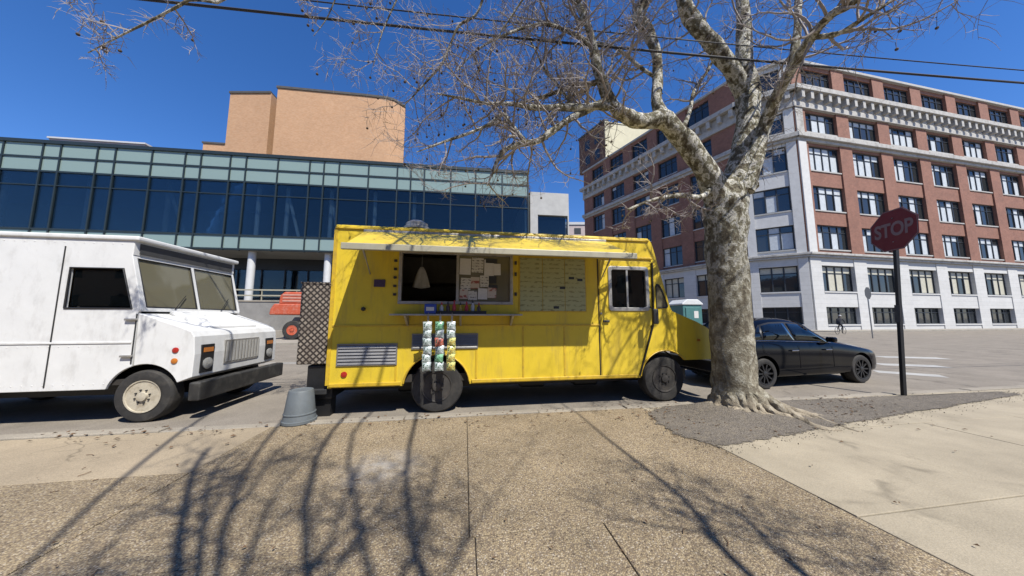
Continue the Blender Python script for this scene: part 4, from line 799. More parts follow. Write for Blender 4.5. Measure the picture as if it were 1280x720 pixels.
# louvres
def louvre(u0, u1, z0, z1, n):
    o = MB().box(u0, u1, -.02, -.001, z0, z0 + .02).box(u0, u1, -.02, -.001, z1 - .02, z1).box(u0, u0 + .02, -.019, -.001, z0 + .02, z1 - .02).box(u1 - .02, u1, -.019, -.001, z0 + .02, z1 - .02).build('louvre_vent', 'vent_grey', yv)
    h = (z1 - z0 - .04) / n
    for k in range(n):
        z = z0 + .02 + k * h; MB().hexa([(u0 + .02, -.028, z), (u1 - .02, -.028, z), (u1 - .02, -.022, z), (u0 + .02, -.022, z), (u0 + .02, -.006, z + h * .95), (u1 - .02, -.006, z + h * .95), (u1 - .02, -.002, z + h * .95), (u0 + .02, -.002, z + h * .95)]).build('slat', 'vent_grey', o)
louvre(-1.53, -.63, .79, 1.13, 6); louvre(-.41, .66, 1.03, 1.28, 5)
# trims, lights, small fittings
MB().box(-1.62, 2.83, -.014, .0, 1.40, 1.43).build('side_moulding', 'yellow_trim', yv, bevel=.005)
MB().box(-1.62, -.56, -.03, .0, .47, .53).build('rub_rail', 'yellow_trim', yv, bevel=.01); MB().box(.56, 3.52, -.03, .0, .47, .53).build('rub_rail', 'yellow_trim', yv, bevel=.01)
MB().box(-1.66, 3.88, -.025, .0, 2.985, 3.01).build('roof_gutter', 'yellow_trim', yv, bevel=.006); MB().box(-1.675, -1.62, -.008, .0, .5, 2.97).build('corner_moulding', 'yellow_trim', yv)
MB().lathe([(.045, 0), (.045, .015), (.02, .022)], (-1.41, 0, .66), (0, -1, 0), 18).build('side_reflector', 'red_lens', yv, smooth=40); MB().box(1.62, 1.70, -.02, 0, 2.83, 2.86).build('marker_light', 'red_lens', yv); MB().box(4.80, 4.86, -.012, 0, 1.1, 1.14).build('marker_light', 'amber_lens', yv)
MB().box(-1.03, -.86, -.02, -.001, 2.04, 2.16).build('notice_plate', M('purple_print', (.06, .03, .08), .5, 0, .4, 40), yv); MB().lathe([(.03, 0), (.035, .03), (.02, .07)], (-1.17, 0, 1.68), (0, -1, 0), 12).build('outlet_cap', 'black_trim', yv)
for z in (1.92, 2.06, 2.2, 2.34, 2.48): MB().box(-.73, -.685, -.03, 0, z - .02, z + .02).build('hook', 'black_trim', yv)
for z in (1.95, 2.3, 2.5): MB().box(1.285, 1.32, -.03, 0, z - .03, z + .03).build('hook', 'black_trim', yv)
for x_, z_a, z_b in ((-.66, .54, .78), (1.42, .54, 1.39), (2.16, .54, 1.39), (.62, .54, 1.02)): MB().box(x_, x_ + .03, -.006, .0, z_a, z_b).build('panel_seam', 'yellow_trim', yv)
rv = MB(); x = -1.6
while x < 3.8:
    rv.lathe([(.008, 0), (.006, .004)], (x, -.0005, 2.955), (0, -1, 0), 6); rv.lathe([(.008, 0), (.006, .004)], (x, -.0005, 1.34), (0, -1, 0), 6); x += .14
rv.build('rivets', 'yellow_trim', yv)['kind'] = 'stuff'
vt = MB().lathe([(.20, 0), (.20, .10), (.24, .10), (.24, .14), (.20, .17), (.20, .22), (.12, .27), (.02, .29)], (-.48, .55, 3.07), (0, 0, 1), 24).build('roof_fan', 'alu', yv, smooth=35); MB().lathe([(.205, 0), (.205, .04)], (-.48, .55, 3.185), (0, 0, 1), 24).build('fan_band', 'red_lens', vt)
# tail: chequer plate box and black step
MB().box(-2.12, -1.69, .03, 1.2, .82, 2.08).build('tread_plate_box', 'tread_plate', yv, bevel=.012); MB().box(-2.13, -1.685, .02, 1.21, 2.08, 2.105).build('box_lid', 'tread_plate', yv)
MB().box(-1.98, -1.60, .08, 1.6, .28, .80).build('gas_locker', 'black', yv, bevel=.02); MB().box(-2.02, -1.66, .02, 2.0, .36, .44).build('rear_step', 'black_trim', yv, bevel=.01)
MB().box(-2.0, -1.64, .15, .35, -.0, .3).build('prop_leg', 'black', yv)

# ------------------------------------------------------------------ things on and under the hatch
def yvP(u, v, z): return W0 + AX * u - NX * v + Vector((0, 0, z + ROADZ))
def at_van(name, label, cat, u, v, z, group=None): return thing(name, label, cat, yvP(u, v, z), RZ, group)
bag_cols = {'white_bag': (.34, .40, .37), 'green_bag': (.12, .30, .16), 'red_bag': (.50, .10, .06), 'yellow_bag': (.55, .40, .09)}
for k_, c in bag_cols.items():
    m, N, L, b = nodes_of(k_); tc = N.new('ShaderNodeTexCoord').outputs['Object']
    f = mrange(N, L, noise(N, L, tc, 22, 3, .6), .42, .55); cc = mixc(N, L, f, c, tuple(min(.75, x * 1.7 + .12) for x in c)); f2 = mrange(N, L, noise(N, L, tc, 38, 2), .56, .6); cc = mixc(N, L, f2, cc, (.05, .12, .07))
    L.new(cc, b.inputs['Base Color']); b.inputs['Roughness'].default_value = .25
def bag_mesh():
    mb = MB(); nu, nz = 5, 6
    for s in (-1, 1):
        o = len(mb.v)
        for j in range(nz + 1):
            for i in range(nu + 1):
                a, b = i / nu, j / nz; d = .03 * (math.sin(math.pi * a) ** .6) * (math.sin(math.pi * b) ** .6)
                mb.v.append(((a - .5) * .135 * (1 - .06 * math.sin(math.pi * b)), s * d + (0 if d > 0 else s * .0005), b * .135))
        for j in range(nz):
            for i in range(nu): q = o + j * (nu + 1) + i; mb.f.append((q, q + 1, q + nu + 2, q + nu + 1))
    return mb
bms = {}
for k_ in bag_cols: o = bag_mesh().build('tmp', k_, smooth=80); bms[k_] = o.data; bpy.data.objects.remove(o)
plan = [(-.13, ['white_bag'] * 6, 'holding only white bags', 'all-white strip'), (.055, ['green_bag', 'white_bag', 'red_bag', 'white_bag', 'green_bag', 'white_bag'], 'with one red bag halfway', 'strip with the red bag'), (.235, ['white_bag', 'white_bag', 'yellow_bag', 'yellow_bag', 'yellow_bag', 'yellow_bag'], 'mostly yellow bags', 'mostly yellow strip')]
RB = random.Random(9)
for u, bags, lab, sname in plan:
    st = at_van('clip_strip', 'hanging clip strip of snack bags under the hatch, ' + lab, 'clip strip', u, -.285, 0)
    MB().box(-.014, .014, -.003, .001, .74, 1.60).build('strip', 'alu', st); MB().tube([(0, -.002, 1.60), (0, -.01, 1.615), (0, .03, 1.618)], .004, 5).build('hook', 'steel', st)
    for k, c in enumerate(bags):
        o = bpy.data.objects.new('snack_bag', bms[c]); COL.objects.link(o); o.location = yvP(u + RB.uniform(-.008, .008), -.32, 1.345 - k * .123); o.rotation_euler = (RB.uniform(-.08, .05), RB.uniform(-.05, .05), RZ + RB.uniform(-.25, .25))
        tag(o, ('topmost', 'second', 'third', 'fourth', 'fifth', 'lowest')[k] + ' snack bag down, ' + c.split('_')[0] + ', on the ' + sname, 'snack bag', 'snack bags hanging under the serving hatch')
M('blue_plastic', (.03, .08, .40), .4); M('ketchup', (.5, .03, .02), .35); M('mustard', (.6, .38, .04), .35); M('clear_white', (.6, .6, .58), .4); M('brown_bottle', (.10, .04, .02), .3)
tr = at_van('condiment_tray', 'black plastic tray of sauces on the counter ledge', 'tray', .36, -.16, 1.60); MB().box(-.36, .42, -.09, .09, 0, .012).box(-.36, .42, -.09, -.08, .012, .05).box(-.36, .42, .08, .09, .012, .05).box(-.36, -.35, -.08, .08, .012, .05).box(.41, .42, -.08, .08, .012, .05).build('tray', 'black', tr)
ct = at_van('napkin_box', 'blue plastic napkin box at the end of the sauce tray', 'box', -.11, -.16, 1.60); MB().box(-.09, .09, -.08, .08, 0, .16).build('case', 'blue_plastic', ct, bevel=.015); MB().box(-.06, .06, -.084, -.079, .05, .11).build('slot', 'paper', ct)
for k, (m_, lab) in enumerate([('clear_white', 'white squeeze bottle beside the blue napkin box'), ('brown_bottle', 'dark brown sauce bottle next to the white squeeze bottle'), ('ketchup', 'red ketchup bottle on the black sauce tray'), ('mustard', 'yellow mustard bottle on the black sauce tray'), ('ketchup', 'second red sauce bottle, beyond the mustard'), ('clear_white', 'white bottle at the far end of the sauce tray'), ('brown_bottle', 'small dark bottle last on the sauce tray')]):
    o = at_van('sauce_bottle', lab, 'bottle', .06 + k * .1, -.16 + .02 * (k % 2), 1.612, 'sauce bottles on the ledge'); h = .15 + .02 * (k % 3)
    MB().lathe([(.028, 0), (.031, .01), (.031, h * .66), (.014, h * .8), (.013, h * .9)], (0, 0, 0), (0, 0, 1), 14).build('bottle', m_, o, smooth=45); MB().lathe([(.015, 0), (.013, .02), (.004, .045)], (0, 0, h * .9), (0, 0, 1), 10).build('cap', 'black_trim' if k % 2 else 'ketchup', o, smooth=45)
cl = at_van('hanging_towel', 'pale cloth towel hanging inside the serving hatch', 'towel', -.36, .5, 2.05); mb = MB(); nn = 9
for j in range(8):
    t = j / 7
    for i in range(nn): a = i / (nn - 1) - .5; mb.v.append((a * (.05 + .27 * t ** .7), .02 * math.sin(i * 1.9 + j * .4) * t, .42 - .40 * t + .05 * abs(a) * t))
for j in range(7):
    for i in range(nn - 1): q = j * nn + i; mb.f.append((q, q + 1, q + nn + 1, q + nn))
o = mb.build('cloth', 'white_cloth', cl, smooth=80); so_ = o.modifiers.new('s', 'SOLIDIFY'); so_.thickness = .008
MB().tube([(0, 0, .42), (0, 0, .90)], .004, 5).build('cord', 'white_cloth', cl)
bk = thing('upturned_bucket', 'grey plastic bucket standing upside down behind the yellow van', 'bucket', G(374, 527))
MB().lathe([(.215, 0), (.222, .01), (.222, .045), (.208, .05), (.196, .12), (.203, .125), (.203, .14), (.194, .145), (.158, .44), (.15, .455), (.13, .458), (.12, .45), (.01, .45)], (0, 0, 0), (0, 0, 1), 36).build('pail', 'bucket_grey', bk, smooth=30)

# ------------------------------------------------------------------ white step van
V0 = G(172, 527)
wv = thing('white_van', 'battered white step van with split windscreen and black bumper', 'van', (V0.x, V0.y, ROADZ), RZ)
WW = 2.0
body = [(-4.3, .5), (-3.75, .5)] + arc(-3.2, .38, .50, 166, 14, 14) + [(-2.6, .5), (-.47, .5)] + arc(0, .38, .47, 165, 111, 8) + [(-.17, 1.62), (-.13, 1.66), (-.335, 2.5), (-.33, 2.70), (-.36, 2.74), (-4.27, 2.74), (-4.3, 2.7)]
plate(body, [[(-1.08, 1.68), (-.25, 1.68), (-.42, 2.28), (-1.08, 2.28)]], lambda u, z, d: (u, d, z), .04).build('side_panel', 'white_paint', wv, bevel=.012)
plate(body, [], lambda u, z, d: (u, WW - d, z), .04).build('side_panel', 'white_paint', wv, bevel=.012)
hp = [(-.165, 1.61), (.40, 1.40), (.55, 1.33), (.60, 1.25), (.625, .98), (.62, .64), (.44, .57)] + arc(0, .38, .47, 24, 108, 12)
MB().prism(hp, lambda u, z: (u, .004, z), lambda u, z: (u, WW - .004, z)).build('bonnet', 'white_paint', wv, bevel=.045, seg=4)
MB().prism([(-.16, 1.60), (-.1, 1.67), (.30, 1.51), (.50, 1.385), (.45, 1.30)], lambda u, z: (u, .42, z), lambda u, z: (u, WW - .42, z)).build('bonnet_crown', 'white_paint', wv, bevel=.05, seg=3)
wsF = lambda y, t, o=0: (-.135 + (-.335 + .135) * t + o, y, 1.66 + (2.50 - 1.66) * t)
def ws_plate(outline, holes, o, th): return plate(outline, holes, lambda y, t, d: wsF(y, t, o - d), th)
h1 = [(.09, .05), (.965, .05), (.965, .94), (.07, .94)]; h2 = [(WW - y, t) for y, t in h1]
fr = ws_plate([(.005, -.03), (WW - .005, -.03), (WW - .005, 1.0), (.005, 1.0)], [h1, h2], .0, .05).build('windscreen_frame', 'white_paint', wv, bevel=.008)
for h in (h1, h2):
    g = ws_plate(h, [], -.02, .006).build('windscreen', 'van_glass', wv)
    cy = sum(p_[0] for p_ in h) / 4; MB().tube([wsF(y, t, -.006) for y, t in h] + [wsF(*h[0], -.006)], .013, 6).build('gasket', 'black', g)
    MB().tube([wsF(cy, .02, .012), wsF(cy + .25, .32, .008)], .006, 5).build('wiper', 'black', g)
MB().box(-.37, -.325, .005, WW - .005, 2.5, 2.72).build('forehead', 'white_paint', wv)
MB().box(-.322, -.31, .08, WW - .08, 2.52, 2.685).build('forehead_panel', 'sign_back', wv)  # plain dark grey panel across the forehead
MB().box(-4.32, -.26, -.03, WW + .03, 2.715, 2.79).build('roof', 'white_paint', wv, bevel=.025, seg=3)
MB().box(-4.3, -4.26, .045, WW - .045, .5, 2.71).build('rear_panel', 'white_paint', wv); MB().box(-4.2, -.2, .05, WW - .05, .55, .63).build('floor', 'dark_inside', wv); MB().box(-4.2, .5, .5, WW - .5, .32, .5).build('chassis', 'black', wv)
MB().box(-1.5, -1.45, .05, WW - .05, .63, 2.7).build('bulkhead', M('tan_inside', (.30, .22, .11), .8, 0, .2, 3), wv); MB().box(-.42, -.16, .05, WW - .05, 1.25, 1.62).build('dashboard', 'black_trim', wv, bevel=.05)
for y in (.25, 1.2): MB().box(-1.2, -.72, y, y + .5, .95, 1.1).box(-1.25, -1.1, y, y + .5, 1.1, 1.85).build('seat', 'black_trim', wv, bevel=.05)
MB().tube([(-.52 + .04 * math.cos(a), .5 + .2 * math.cos(a), 1.58 + .2 * math.sin(a)) for a in [k * math.pi / 10 for k in range(21)]], .014, 6).build('steering_wheel', 'black', wv)
wd2 = plate([(-1.04, 1.71), (-.27, 1.71), (-.43, 2.25), (-1.04, 2.25)], [], lambda u, z, d: (u, .02 + d, z), .006).build('door_window', 'car_glass', wv)
MB().tube([(-1.08, -.004, 1.68), (-.25, -.004, 1.68), (-.42, -.004, 2.28), (-1.08, -.004, 2.28), (-1.08, -.004, 1.68)], .014, 6).build('window_seal', 'black', wv)
MB().tube([(-.175, -.003, .86), (-.175, -.003, 1.6)], .008, 5).build('door_seam', 'black_trim', wv); MB().tube([(-1.18, -.003, .55), (-1.18, -.003, 2.6)], .008, 5).build('door_seam', 'black_trim', wv); MB().box(-.30, -.16, -.04, 0, .96, .99).build('door_hinge', 'alu', wv, bevel=.005); MB().box(-.30, -.16, -.04, 0, 1.5, 1.53).build('door_hinge', 'alu', wv, bevel=.005)
MB().box(.625, .78, -.04, WW + .04, .30, .57).build('front_bumper', M('bumper_black', (.035, .034, .032), .55, .1, .3, 6, .1, 30, (.16, .15, .13), 4, .6), wv, bevel=.02)
for y in (.35, WW - .5): MB().box(.35, .63, y, y + .12, .36, .5).build('bumper_bracket', 'black', wv)
for y in (.12, WW - .36):
    o = MB().box(.61, .637, y, y + .24, .68, 1.12).build('headlight', 'black', wv, bevel=.01)
    MB().lathe([(.088, 0), (.09, .012), (.06, .026), (.01, .03)], (.637, y + .12, .82), (1, 0, 0), 20).build('lens', 'lamp_glass', o, smooth=40); MB().box(.637, .643, y + .03, y + .21, 1.0, 1.07).build('indicator', 'amber_lens', o)
gr = MB().box(.612, .632, .58, WW - .58, .76, 1.16).build('grille', 'alu', wv)
for k in range(11): y = .61 + k * .078; MB().box(.633, .638, y, y + .042, .79, 1.13).build('grille_slot', 'stone_grey', gr)
for z in (1.05, .89): MB().lathe([(.042, 0), (.042, .012), (.02, .02)], (.375, .004, z), (0, -1, 0), 14).build('side_marker', 'red_lens' if z > 1 else 'amber_lens', wv, smooth=40)
rw = MB(); x = -4.2
while x < -.4:
    for z in (2.66, 1.12, .58): rw.lathe([(.008, 0), (.006, .004)], (x, -.0005, z), (0, -1, 0), 6)
    x += .12
rw.build('rivets', 'white_paint', wv)['kind'] = 'stuff'
MB().box(-4.25, -.2, -.012, 0, 1.16, 1.19).build('side_moulding', 'white_paint', wv, bevel=.004)
wheel(wv, 0, .03, .38, .22, 'rim_cream', -1, .60); wheel(wv, 0, WW - .03, .38, .22, 'rim_cream', 1, .60); wheel(wv, -3.2, .03, .38, .22, 'rim_cream', -1, .60); wheel(wv, -3.2, WW - .03, .38, .22, 'rim_cream', 1, .60)
MB().tube([(0, .2, .38), (0, WW - .2, .38)], .06, 10).build('axle', 'black', wv); MB().tube([(-3.2, .2, .38), (-3.2, WW - .2, .38)], .06, 10).build('axle', 'black', wv)

# ------------------------------------------------------------------ black saloon car
R0 = G(959, 487, ROADZ); Q0 = G(1080, 479, ROADZ); dcar = (Q0 - R0).normalized(); WB = (Q0 - R0).length; CW = .9
car = thing('black_car', 'glossy black four-door saloon parked behind the sycamore', 'car', (R0.x, R0.y, ROADZ), math.atan2(dcar.y, dcar.x))
ST = [(-1.05, .40, .62, .72, .66, .60), (-1.02, .30, .88, 1.0, .74, .64), (-.9, .24, 1.0, 1.11, .82, .70), (-.55, .20, 1.03, 1.17, .89, .70), (-.25, .19, 1.03, 1.27, .92, .66), (.1, .19, 1.02, 1.45, .925, .61), (.5, .19, 1.0, 1.54, .93, .60), (.95, .19, .985, 1.555, .93, .60), (1.35, .19, .975, 1.52, .93, .605), (1.75, .19, .965, 1.37, .93, .63), (2.12, .19, .955, 1.13, .925, .69), (2.3, .19, .94, 1.04, .92, .75), (2.7, .2, .89, .98, .93, .75), (3.1, .21, .82, .91, .925, .71), (3.45, .22, .77, .86, .88, .66), (3.64, .24, .70, .77, .80, .60), (3.72, .30, .56, .62, .70, .52)]
def cst(u):
    for a, b in zip(ST[:-1], ST[1:]):
        if a[0] <= u <= b[0]: t = (u - a[0]) / (b[0] - a[0]); return [x + (y - x) * t for x, y in zip(a, b)]
    return list(ST[0] if u < ST[0][0] else ST[-1])
def csec(s):
    u, zb, zs, zt, ws, wr = s
    h = [(ws * .9, zb), (ws * .985, zb + .08), (ws, zb + (zs - zb) * .55), (ws * .985, zs - .05), (ws * .94, zs), (wr + .02, zt - .07), (wr * .86, zt - .012), (wr * .45, zt), (0, zt + .006)]
    return [(u, CW - a, b) for a, b in h] + [(u, CW + a, b) for a, b in h[-2::-1]]
mb = MB(); ns = len(csec(ST[0]))
for s in ST: mb.v += csec(s)
for i in range(len(ST) - 1):
    for k in range(ns - 1): a = i * ns + k; mb.f.append((a, a + 1, a + ns + 1, a + ns))
    mb.f.append((i * ns, i * ns + ns - 1, (i + 1) * ns + ns - 1, (i + 1) * ns))
mb.f.append(tuple(range(ns))); mb.f.append(tuple((len(ST) - 1) * ns + k for k in range(ns)))
cb = mb.build('body', 'black_car', car, smooth=180); sb = cb.modifiers.new('s', 'SUBSURF'); sb.levels = 2; sb.render_levels = 2
cut = MB()
for xw in (0, WB):
    for sgn in (1, -1): cut.lathe([(.375, 0), (.375, .42)], (xw, CW - sgn * 1.1, .345), (0, sgn, 0), 40)
co = cut.build('tmp_cut', 'black', car); bo = cb.modifiers.new('b', 'BOOLEAN'); bo.object = co; bo.operation = 'DIFFERENCE'; bo.solver = 'EXACT'
bpy.context.view_layer.update()
me2 = bpy.data.meshes.new_from_object(cb.evaluated_get(bpy.context.evaluated_depsgraph_get())); cb.modifiers.clear(); cb.data = me2; bpy.data.objects.remove(co)
me2.polygons.foreach_set('use_smooth', [True] * len(me2.polygons)); me2.set_sharp_from_angle(angle=R(40))
def glass_pt(u, t, off, sgn=1):
    s = cst(u); a = Vector((u, s[4] * .94, s[2])); b = Vector((u, s[5] + .02, s[3] - .07)); p_ = a.lerp(b, t); return (p_.x, CW - sgn * (p_.y + off), p_.z)
def side_glass(name, us_bot, us_top, t0, t1, sgn, mat='car_glass', off=.008):
    n = 8; v = []
    for k in range(n + 1):
        f = k / n
        for t, us in ((t0, us_bot), (t1, us_top)): v.append(glass_pt(us[0] + (us[1] - us[0]) * f, t, off, sgn))
    m = MB(); m.v = v; m.f = [(2 * k, 2 * k + 2, 2 * k + 3, 2 * k + 1) for k in range(n)]
    o = m.build(name, mat, car, smooth=60); so2 = o.modifiers.new('s', 'SOLIDIFY'); so2.thickness = .012; so2.offset = 0; return o
for sgn in (1, -1):
    side_glass('window_surround', (-.32, 2.06), (.2, 1.5), .03, .93, sgn, 'black', .004)
    side_glass('quarter_window', (-.24, .02), (.14, .18), .10, .86, sgn, 'car_glass', .018); side_glass('rear_door_window', (.07, .93), (.24, .93), .10, .86, sgn, 'car_glass', .018); side_glass('front_door_window', (1.0, 1.95), (1.0, 1.45), .10, .86, sgn, 'car_glass', .018)
    for u in (-.02, .98, 2.0):
        s = cst(u); MB().tube([(u + (.16 if u < 0 else 0), CW - sgn * (s[4] * .99 + .003), .42 if u > 0 else .75), (u, CW - sgn * (s[4] + .004), .62 if u > 0 else .8), (u, CW - sgn * (s[4] * .985 + .006), s[2] - .06)], .004, 4).build('door_gap', 'black', car)
    for u in (.72, 1.72): s = cst(u); MB().box(u, u + .2, CW - sgn * (s[4] + .025) - .01, CW - sgn * (s[4] + .025) + .02, .80, .83).build('door_handle', 'chrome', car, bevel=.008)
    MB().box(1.86, 1.98, CW - sgn * .96 - .09, CW - sgn * .96 + .09, .985, 1.10).build('door_mirror', 'black_car', car, bevel=.035, seg=3)
    MB().tube([glass_pt(u, .05, .022, sgn) for u in (-.30, .2, .7, 1.2, 1.7, 2.02)], .007, 5).build('window_trim', 'chrome', car)
    for xw in (0, WB):
        MB().lathe([(.36, 0), (.36, .02)], (xw, CW - sgn * .66, .345), (0, -sgn, 0), 32).build('wheel_arch', 'black', car)
        wheel(car, xw, CW - sgn * .895, .33, .2, 'rim_dark', -sgn, .68, 'spoke')
    MB().hexa([(3.30, CW - sgn * .80, .60), (3.60, CW - sgn * .62, .56), (3.56, CW - sgn * .58, .56), (3.28, CW - sgn * .74, .60), (3.28, CW - sgn * .81, .69), (3.58, CW - sgn * .66, .63), (3.54, CW - sgn * .60, .64), (3.26, CW - sgn * .74, .70)]).build('headlight', 'lamp_glass', car, bevel=.01)
    MB().box(-1.03, -.86, CW - sgn * .70 - .1, CW - sgn * .70 + .09, .78, .90).build('tail_light', 'red_lens', car, bevel=.02)
def top_glass(name, u0, u1):
    m = MB(); n = 8
    for k in range(n + 1):
        u = u0 + (u1 - u0) * k / n; s = cst(u); m.v += [(u, CW - s[5] * .84, s[3] + .004), (u, CW, s[3] + .02), (u, CW + s[5] * .84, s[3] + .004)]
    for k in range(n):
        for j in range(2): a = 3 * k + j; m.f.append((a, a + 1, a + 4, a + 3))
    o = m.build(name, 'car_glass', car, smooth=60); x = o.modifiers.new('s', 'SOLIDIFY'); x.thickness = .012
top_glass('windscreen', 1.48, 2.2); top_glass('rear_window', -.32, .22)

# ------------------------------------------------------------------ stop sign, far sign
def octagon(r): return [(r * math.cos(R(22.5 + 45 * k)) / math.cos(R(22.5)), r * math.sin(R(22.5 + 45 * k)) / math.cos(R(22.5))) for k in range(8)]
sp_ = D(1130, 487, 5.95)
ss_ = thing('stop_sign', 'red octagonal stop sign on a dark post, its face in shade', 'sign', (sp_.x, sp_.y, 0), RZ)
ss_.rotation_euler = (Matrix.Rotation(R(4.5), 3, 'Y') @ Matrix.Rotation(RZ + R(-106), 3, 'Z')).to_euler()
zc = D(1123, 287, 5.95).z; rs = .43
f = MB().prism(octagon(rs), lambda a, b: (a, -.046, zc + b), lambda a, b: (a, -.05, zc + b)).build('face', 'stop_red', ss_)
plate(octagon(rs * .985), [octagon(rs * .95)], lambda a, b, d: (a, -.0535 + d, zc + b), .002).build('border', 'stop_letters', f)
cu = bpy.data.curves.new('t', 'FONT'); cu.body = 'STOP'; cu.align_x = 'CENTER'; cu.align_y = 'CENTER'; cu.size = .40; cu.extrude = .001; cu.offset = .012; cu.space_character = .98
to = bpy.data.objects.new('t', cu); COL.objects.link(to); me = bpy.data.meshes.new_from_object(to.evaluated_get(bpy.context.evaluated_depsgraph_get())); bpy.data.objects.remove(to)
me.materials.clear(); me.materials.append(mt('stop_letters')); lt = bpy.data.objects.new('lettering', me); COL.objects.link(lt); lt.parent = f; lt.location = (0, -.0525, zc); lt.rotation_euler = (R(90), 0, 0)
dx = max(v.co.x for v in me.vertices) - min(v.co.x for v in me.vertices); lt.scale = (rs * 1.62 / dx, 1.0, 1)
MB().box(-.03, .03, -.045, .012, 0, zc + .35).build('post', 'black', ss_, bevel=.004); MB().box(-.05, .05, -.05, -.046, zc - 1.9, zc - 1.55).build('small_plate', 'sign_back', ss_)
for z in (zc - .25, zc + .25): MB().lathe([(.012, 0), (.012, .008)], (0, -.0505, z), (0, -1, 0), 8).build('bolt', 'steel', f)
P = D(1088, 398, 23); fs = thing('stop_sign', 'dark back of a stop sign on a thin pale post across the junction', 'sign', (P.x, P.y, ROADZ), R(20))
zc = D(1088, 366, 23).z; MB().prism(octagon(.46), lambda a, b: (a, -.03, zc + b), lambda a, b: (a, -.034, zc + b)).build('plate', 'sign_back', fs); MB().box(-.03, .03, -.028, .03, 0, zc + .4).build('post', 'steel', fs)

# ------------------------------------------------------------------ boom lift, portable toilet
P = D(366, 398, 19.6); bl = thing('boom_lift', 'orange red boom lift parked before the terrace wall', 'boom lift', (P.x, P.y, .11 if (P - W0).dot(-NX) > 14.2 else ROADZ), gA)
for x, y in ((0, 0), (2.7, 0), (0, 2.0), (2.7, 2.0)): wheel(bl, x, y if y == 0 else y + .35, .62, .4, 'machine_orange', -1 if y == 0 else 1, .5)
MB().box(-.3, 3.0, .5, 1.9, .55, 1.05).build('chassis', 'black_trim', bl, bevel=.05)
tb = MB().prism([(-1.45, 1.62), (1.7, 1.62), (1.7, 2.35), (-1.2, 2.35), (-1.4, 2.0)], lambda a, z: (a, -.05, z), lambda a, z: (a, 2.4, z)).build('counterweight', 'machine_orange', bl, bevel=.08, seg=3)
MB().prism([(-1.0, 2.35), (1.8, 2.35), (1.8, 3.15), (-.7, 3.15), (-.95, 2.9)], lambda a, z: (a, .1, z), lambda a, z: (a, 1.1, z)).build('engine_cover', 'machine_orange', bl, bevel=.08, seg=3)
for k in range(3): MB().box(-.75, 1.5, .07, .1, 2.5 + k * .2, 2.6 + k * .2).build('cover_louvre', M('pale_orange', (.66, .33, .25), .6), bl)
MB().box(.0, 2.0, 1.2, 1.7, 2.35, 3.1).build('boom_mount', 'machine_orange', bl, bevel=.05); MB().hexa([(-.2, 1.25, 3.1), (9.0, 1.25, 2.2), (9.0, 1.65, 2.2), (-.2, 1.65, 3.1), (-.2, 1.25, 3.5), (9.0, 1.25, 2.55), (9.0, 1.65, 2.55), (-.2, 1.65, 3.5)]).build('boom', 'stone_grey', bl, bevel=.02)
MB().lathe([(.16, 0), (.16, .3), (.08, .34), (.08, .45)], (.25, .5, 3.15), (0, 0, 1), 14).build('exhaust', 'black', bl, smooth=40); MB().lathe([(.6, 1.0), (.6, 1.64)], (1.3, 1.2, 0), (0, 0, 1), 20).build('slew_ring', 'black', bl, smooth=40)
MB().box(8.6, 10.0, .9, 2.0, 1.6, 1.7).box(8.6, 8.66, .9, 2.0, 1.7, 2.7).box(9.94, 10.0, .9, 2.0, 1.7, 2.7).build('basket', 'machine_orange', bl)
P = D(857, 398, 17.6); pt = thing('portable_toilet', 'teal portable toilet with a white roof beyond the nose of the yellow van', 'portable toilet', (P.x, P.y, ROADZ), gA)
MB().box(-.6, .6, -.6, .6, .05, 2.3).build('cabin', 'teal', pt, bevel=.04); MB().prism([(-.66, 2.3), (.66, 2.3), (.66, 2.38), (.35, 2.62), (-.35, 2.62), (-.66, 2.38)], lambda a, z: (a, -.66, z), lambda a, z: (a, .66, z)).build('roof', 'roof_white', pt, bevel=.04)
d_ = MB().box(-.45, .45, -.64, -.602, .2, 2.15).build('door', 'teal', pt, bevel=.02); MB().box(.05, .32, -.65, -.641, 1.55, 1.95).build('notice', 'paper', d_); MB().box(-.40, -.34, -.68, -.641, 1.0, 1.2).build('handle', 'black_trim', d_); MB().box(-.7, .7, -.7, .7, 0, .06).build('skid', 'black_trim', pt)

# ------------------------------------------------------------------ cyclist crossing before the loft block
P = D(1049, 398, 29); fw = Vector((.95, .3, 0)).normalized()
bi = thing('bicycle', 'dark bicycle ridden along the white stone base of the loft block', 'bicycle', (P.x, P.y, ROADZ), math.atan2(fw.y, fw.x))
for x in (-.52, .52):
    o = MB().tube([(x + .335 * math.cos(a), 0, .345 + .335 * math.sin(a)) for a in [k * math.pi / 14 for k in range(29)]], .02, 6).build('wheel', 'rubber', bi, smooth=60); s_ = MB()
    for k in range(8): a = k * math.pi / 4; s_.tube([(x, 0, .345), (x + .32 * math.cos(a), 0, .345 + .32 * math.sin(a))], .003, 3)
    s_.build('spokes', 'steel', o)
MB().tube([(-.52, 0, .345), (-.08, 0, .30), (.40, 0, .80), (-.2, 0, .82), (-.08, 0, .30)], .018, 6).tube([(-.52, 0, .345), (-.2, 0, .82), (-.23, 0, .95)], .014, 6).tube([(.52, 0, .345), (.40, 0, .80), (.37, 0, .98)], .016, 6).build('frame', 'black_trim', bi)
MB().tube([(.37, -.24, 1.02), (.40, -.1, 1.0), (.40, .1, 1.0), (.37, .24, 1.02)], .013, 6).build('handlebar', 'black', bi); MB().box(-.36, -.1, -.07, .07, .95, .99).build('saddle', 'black', bi, bevel=.02); MB().box(.0, .1, -.14, -.06, .14, .16).box(-.26, -.16, .06, .14, .44, .46).build('pedals', 'black', bi)
pr = thing('person', 'rider in dark clothes leaning over the handlebar of the bicycle', 'person', (P.x, P.y, ROADZ), math.atan2(fw.y, fw.x))
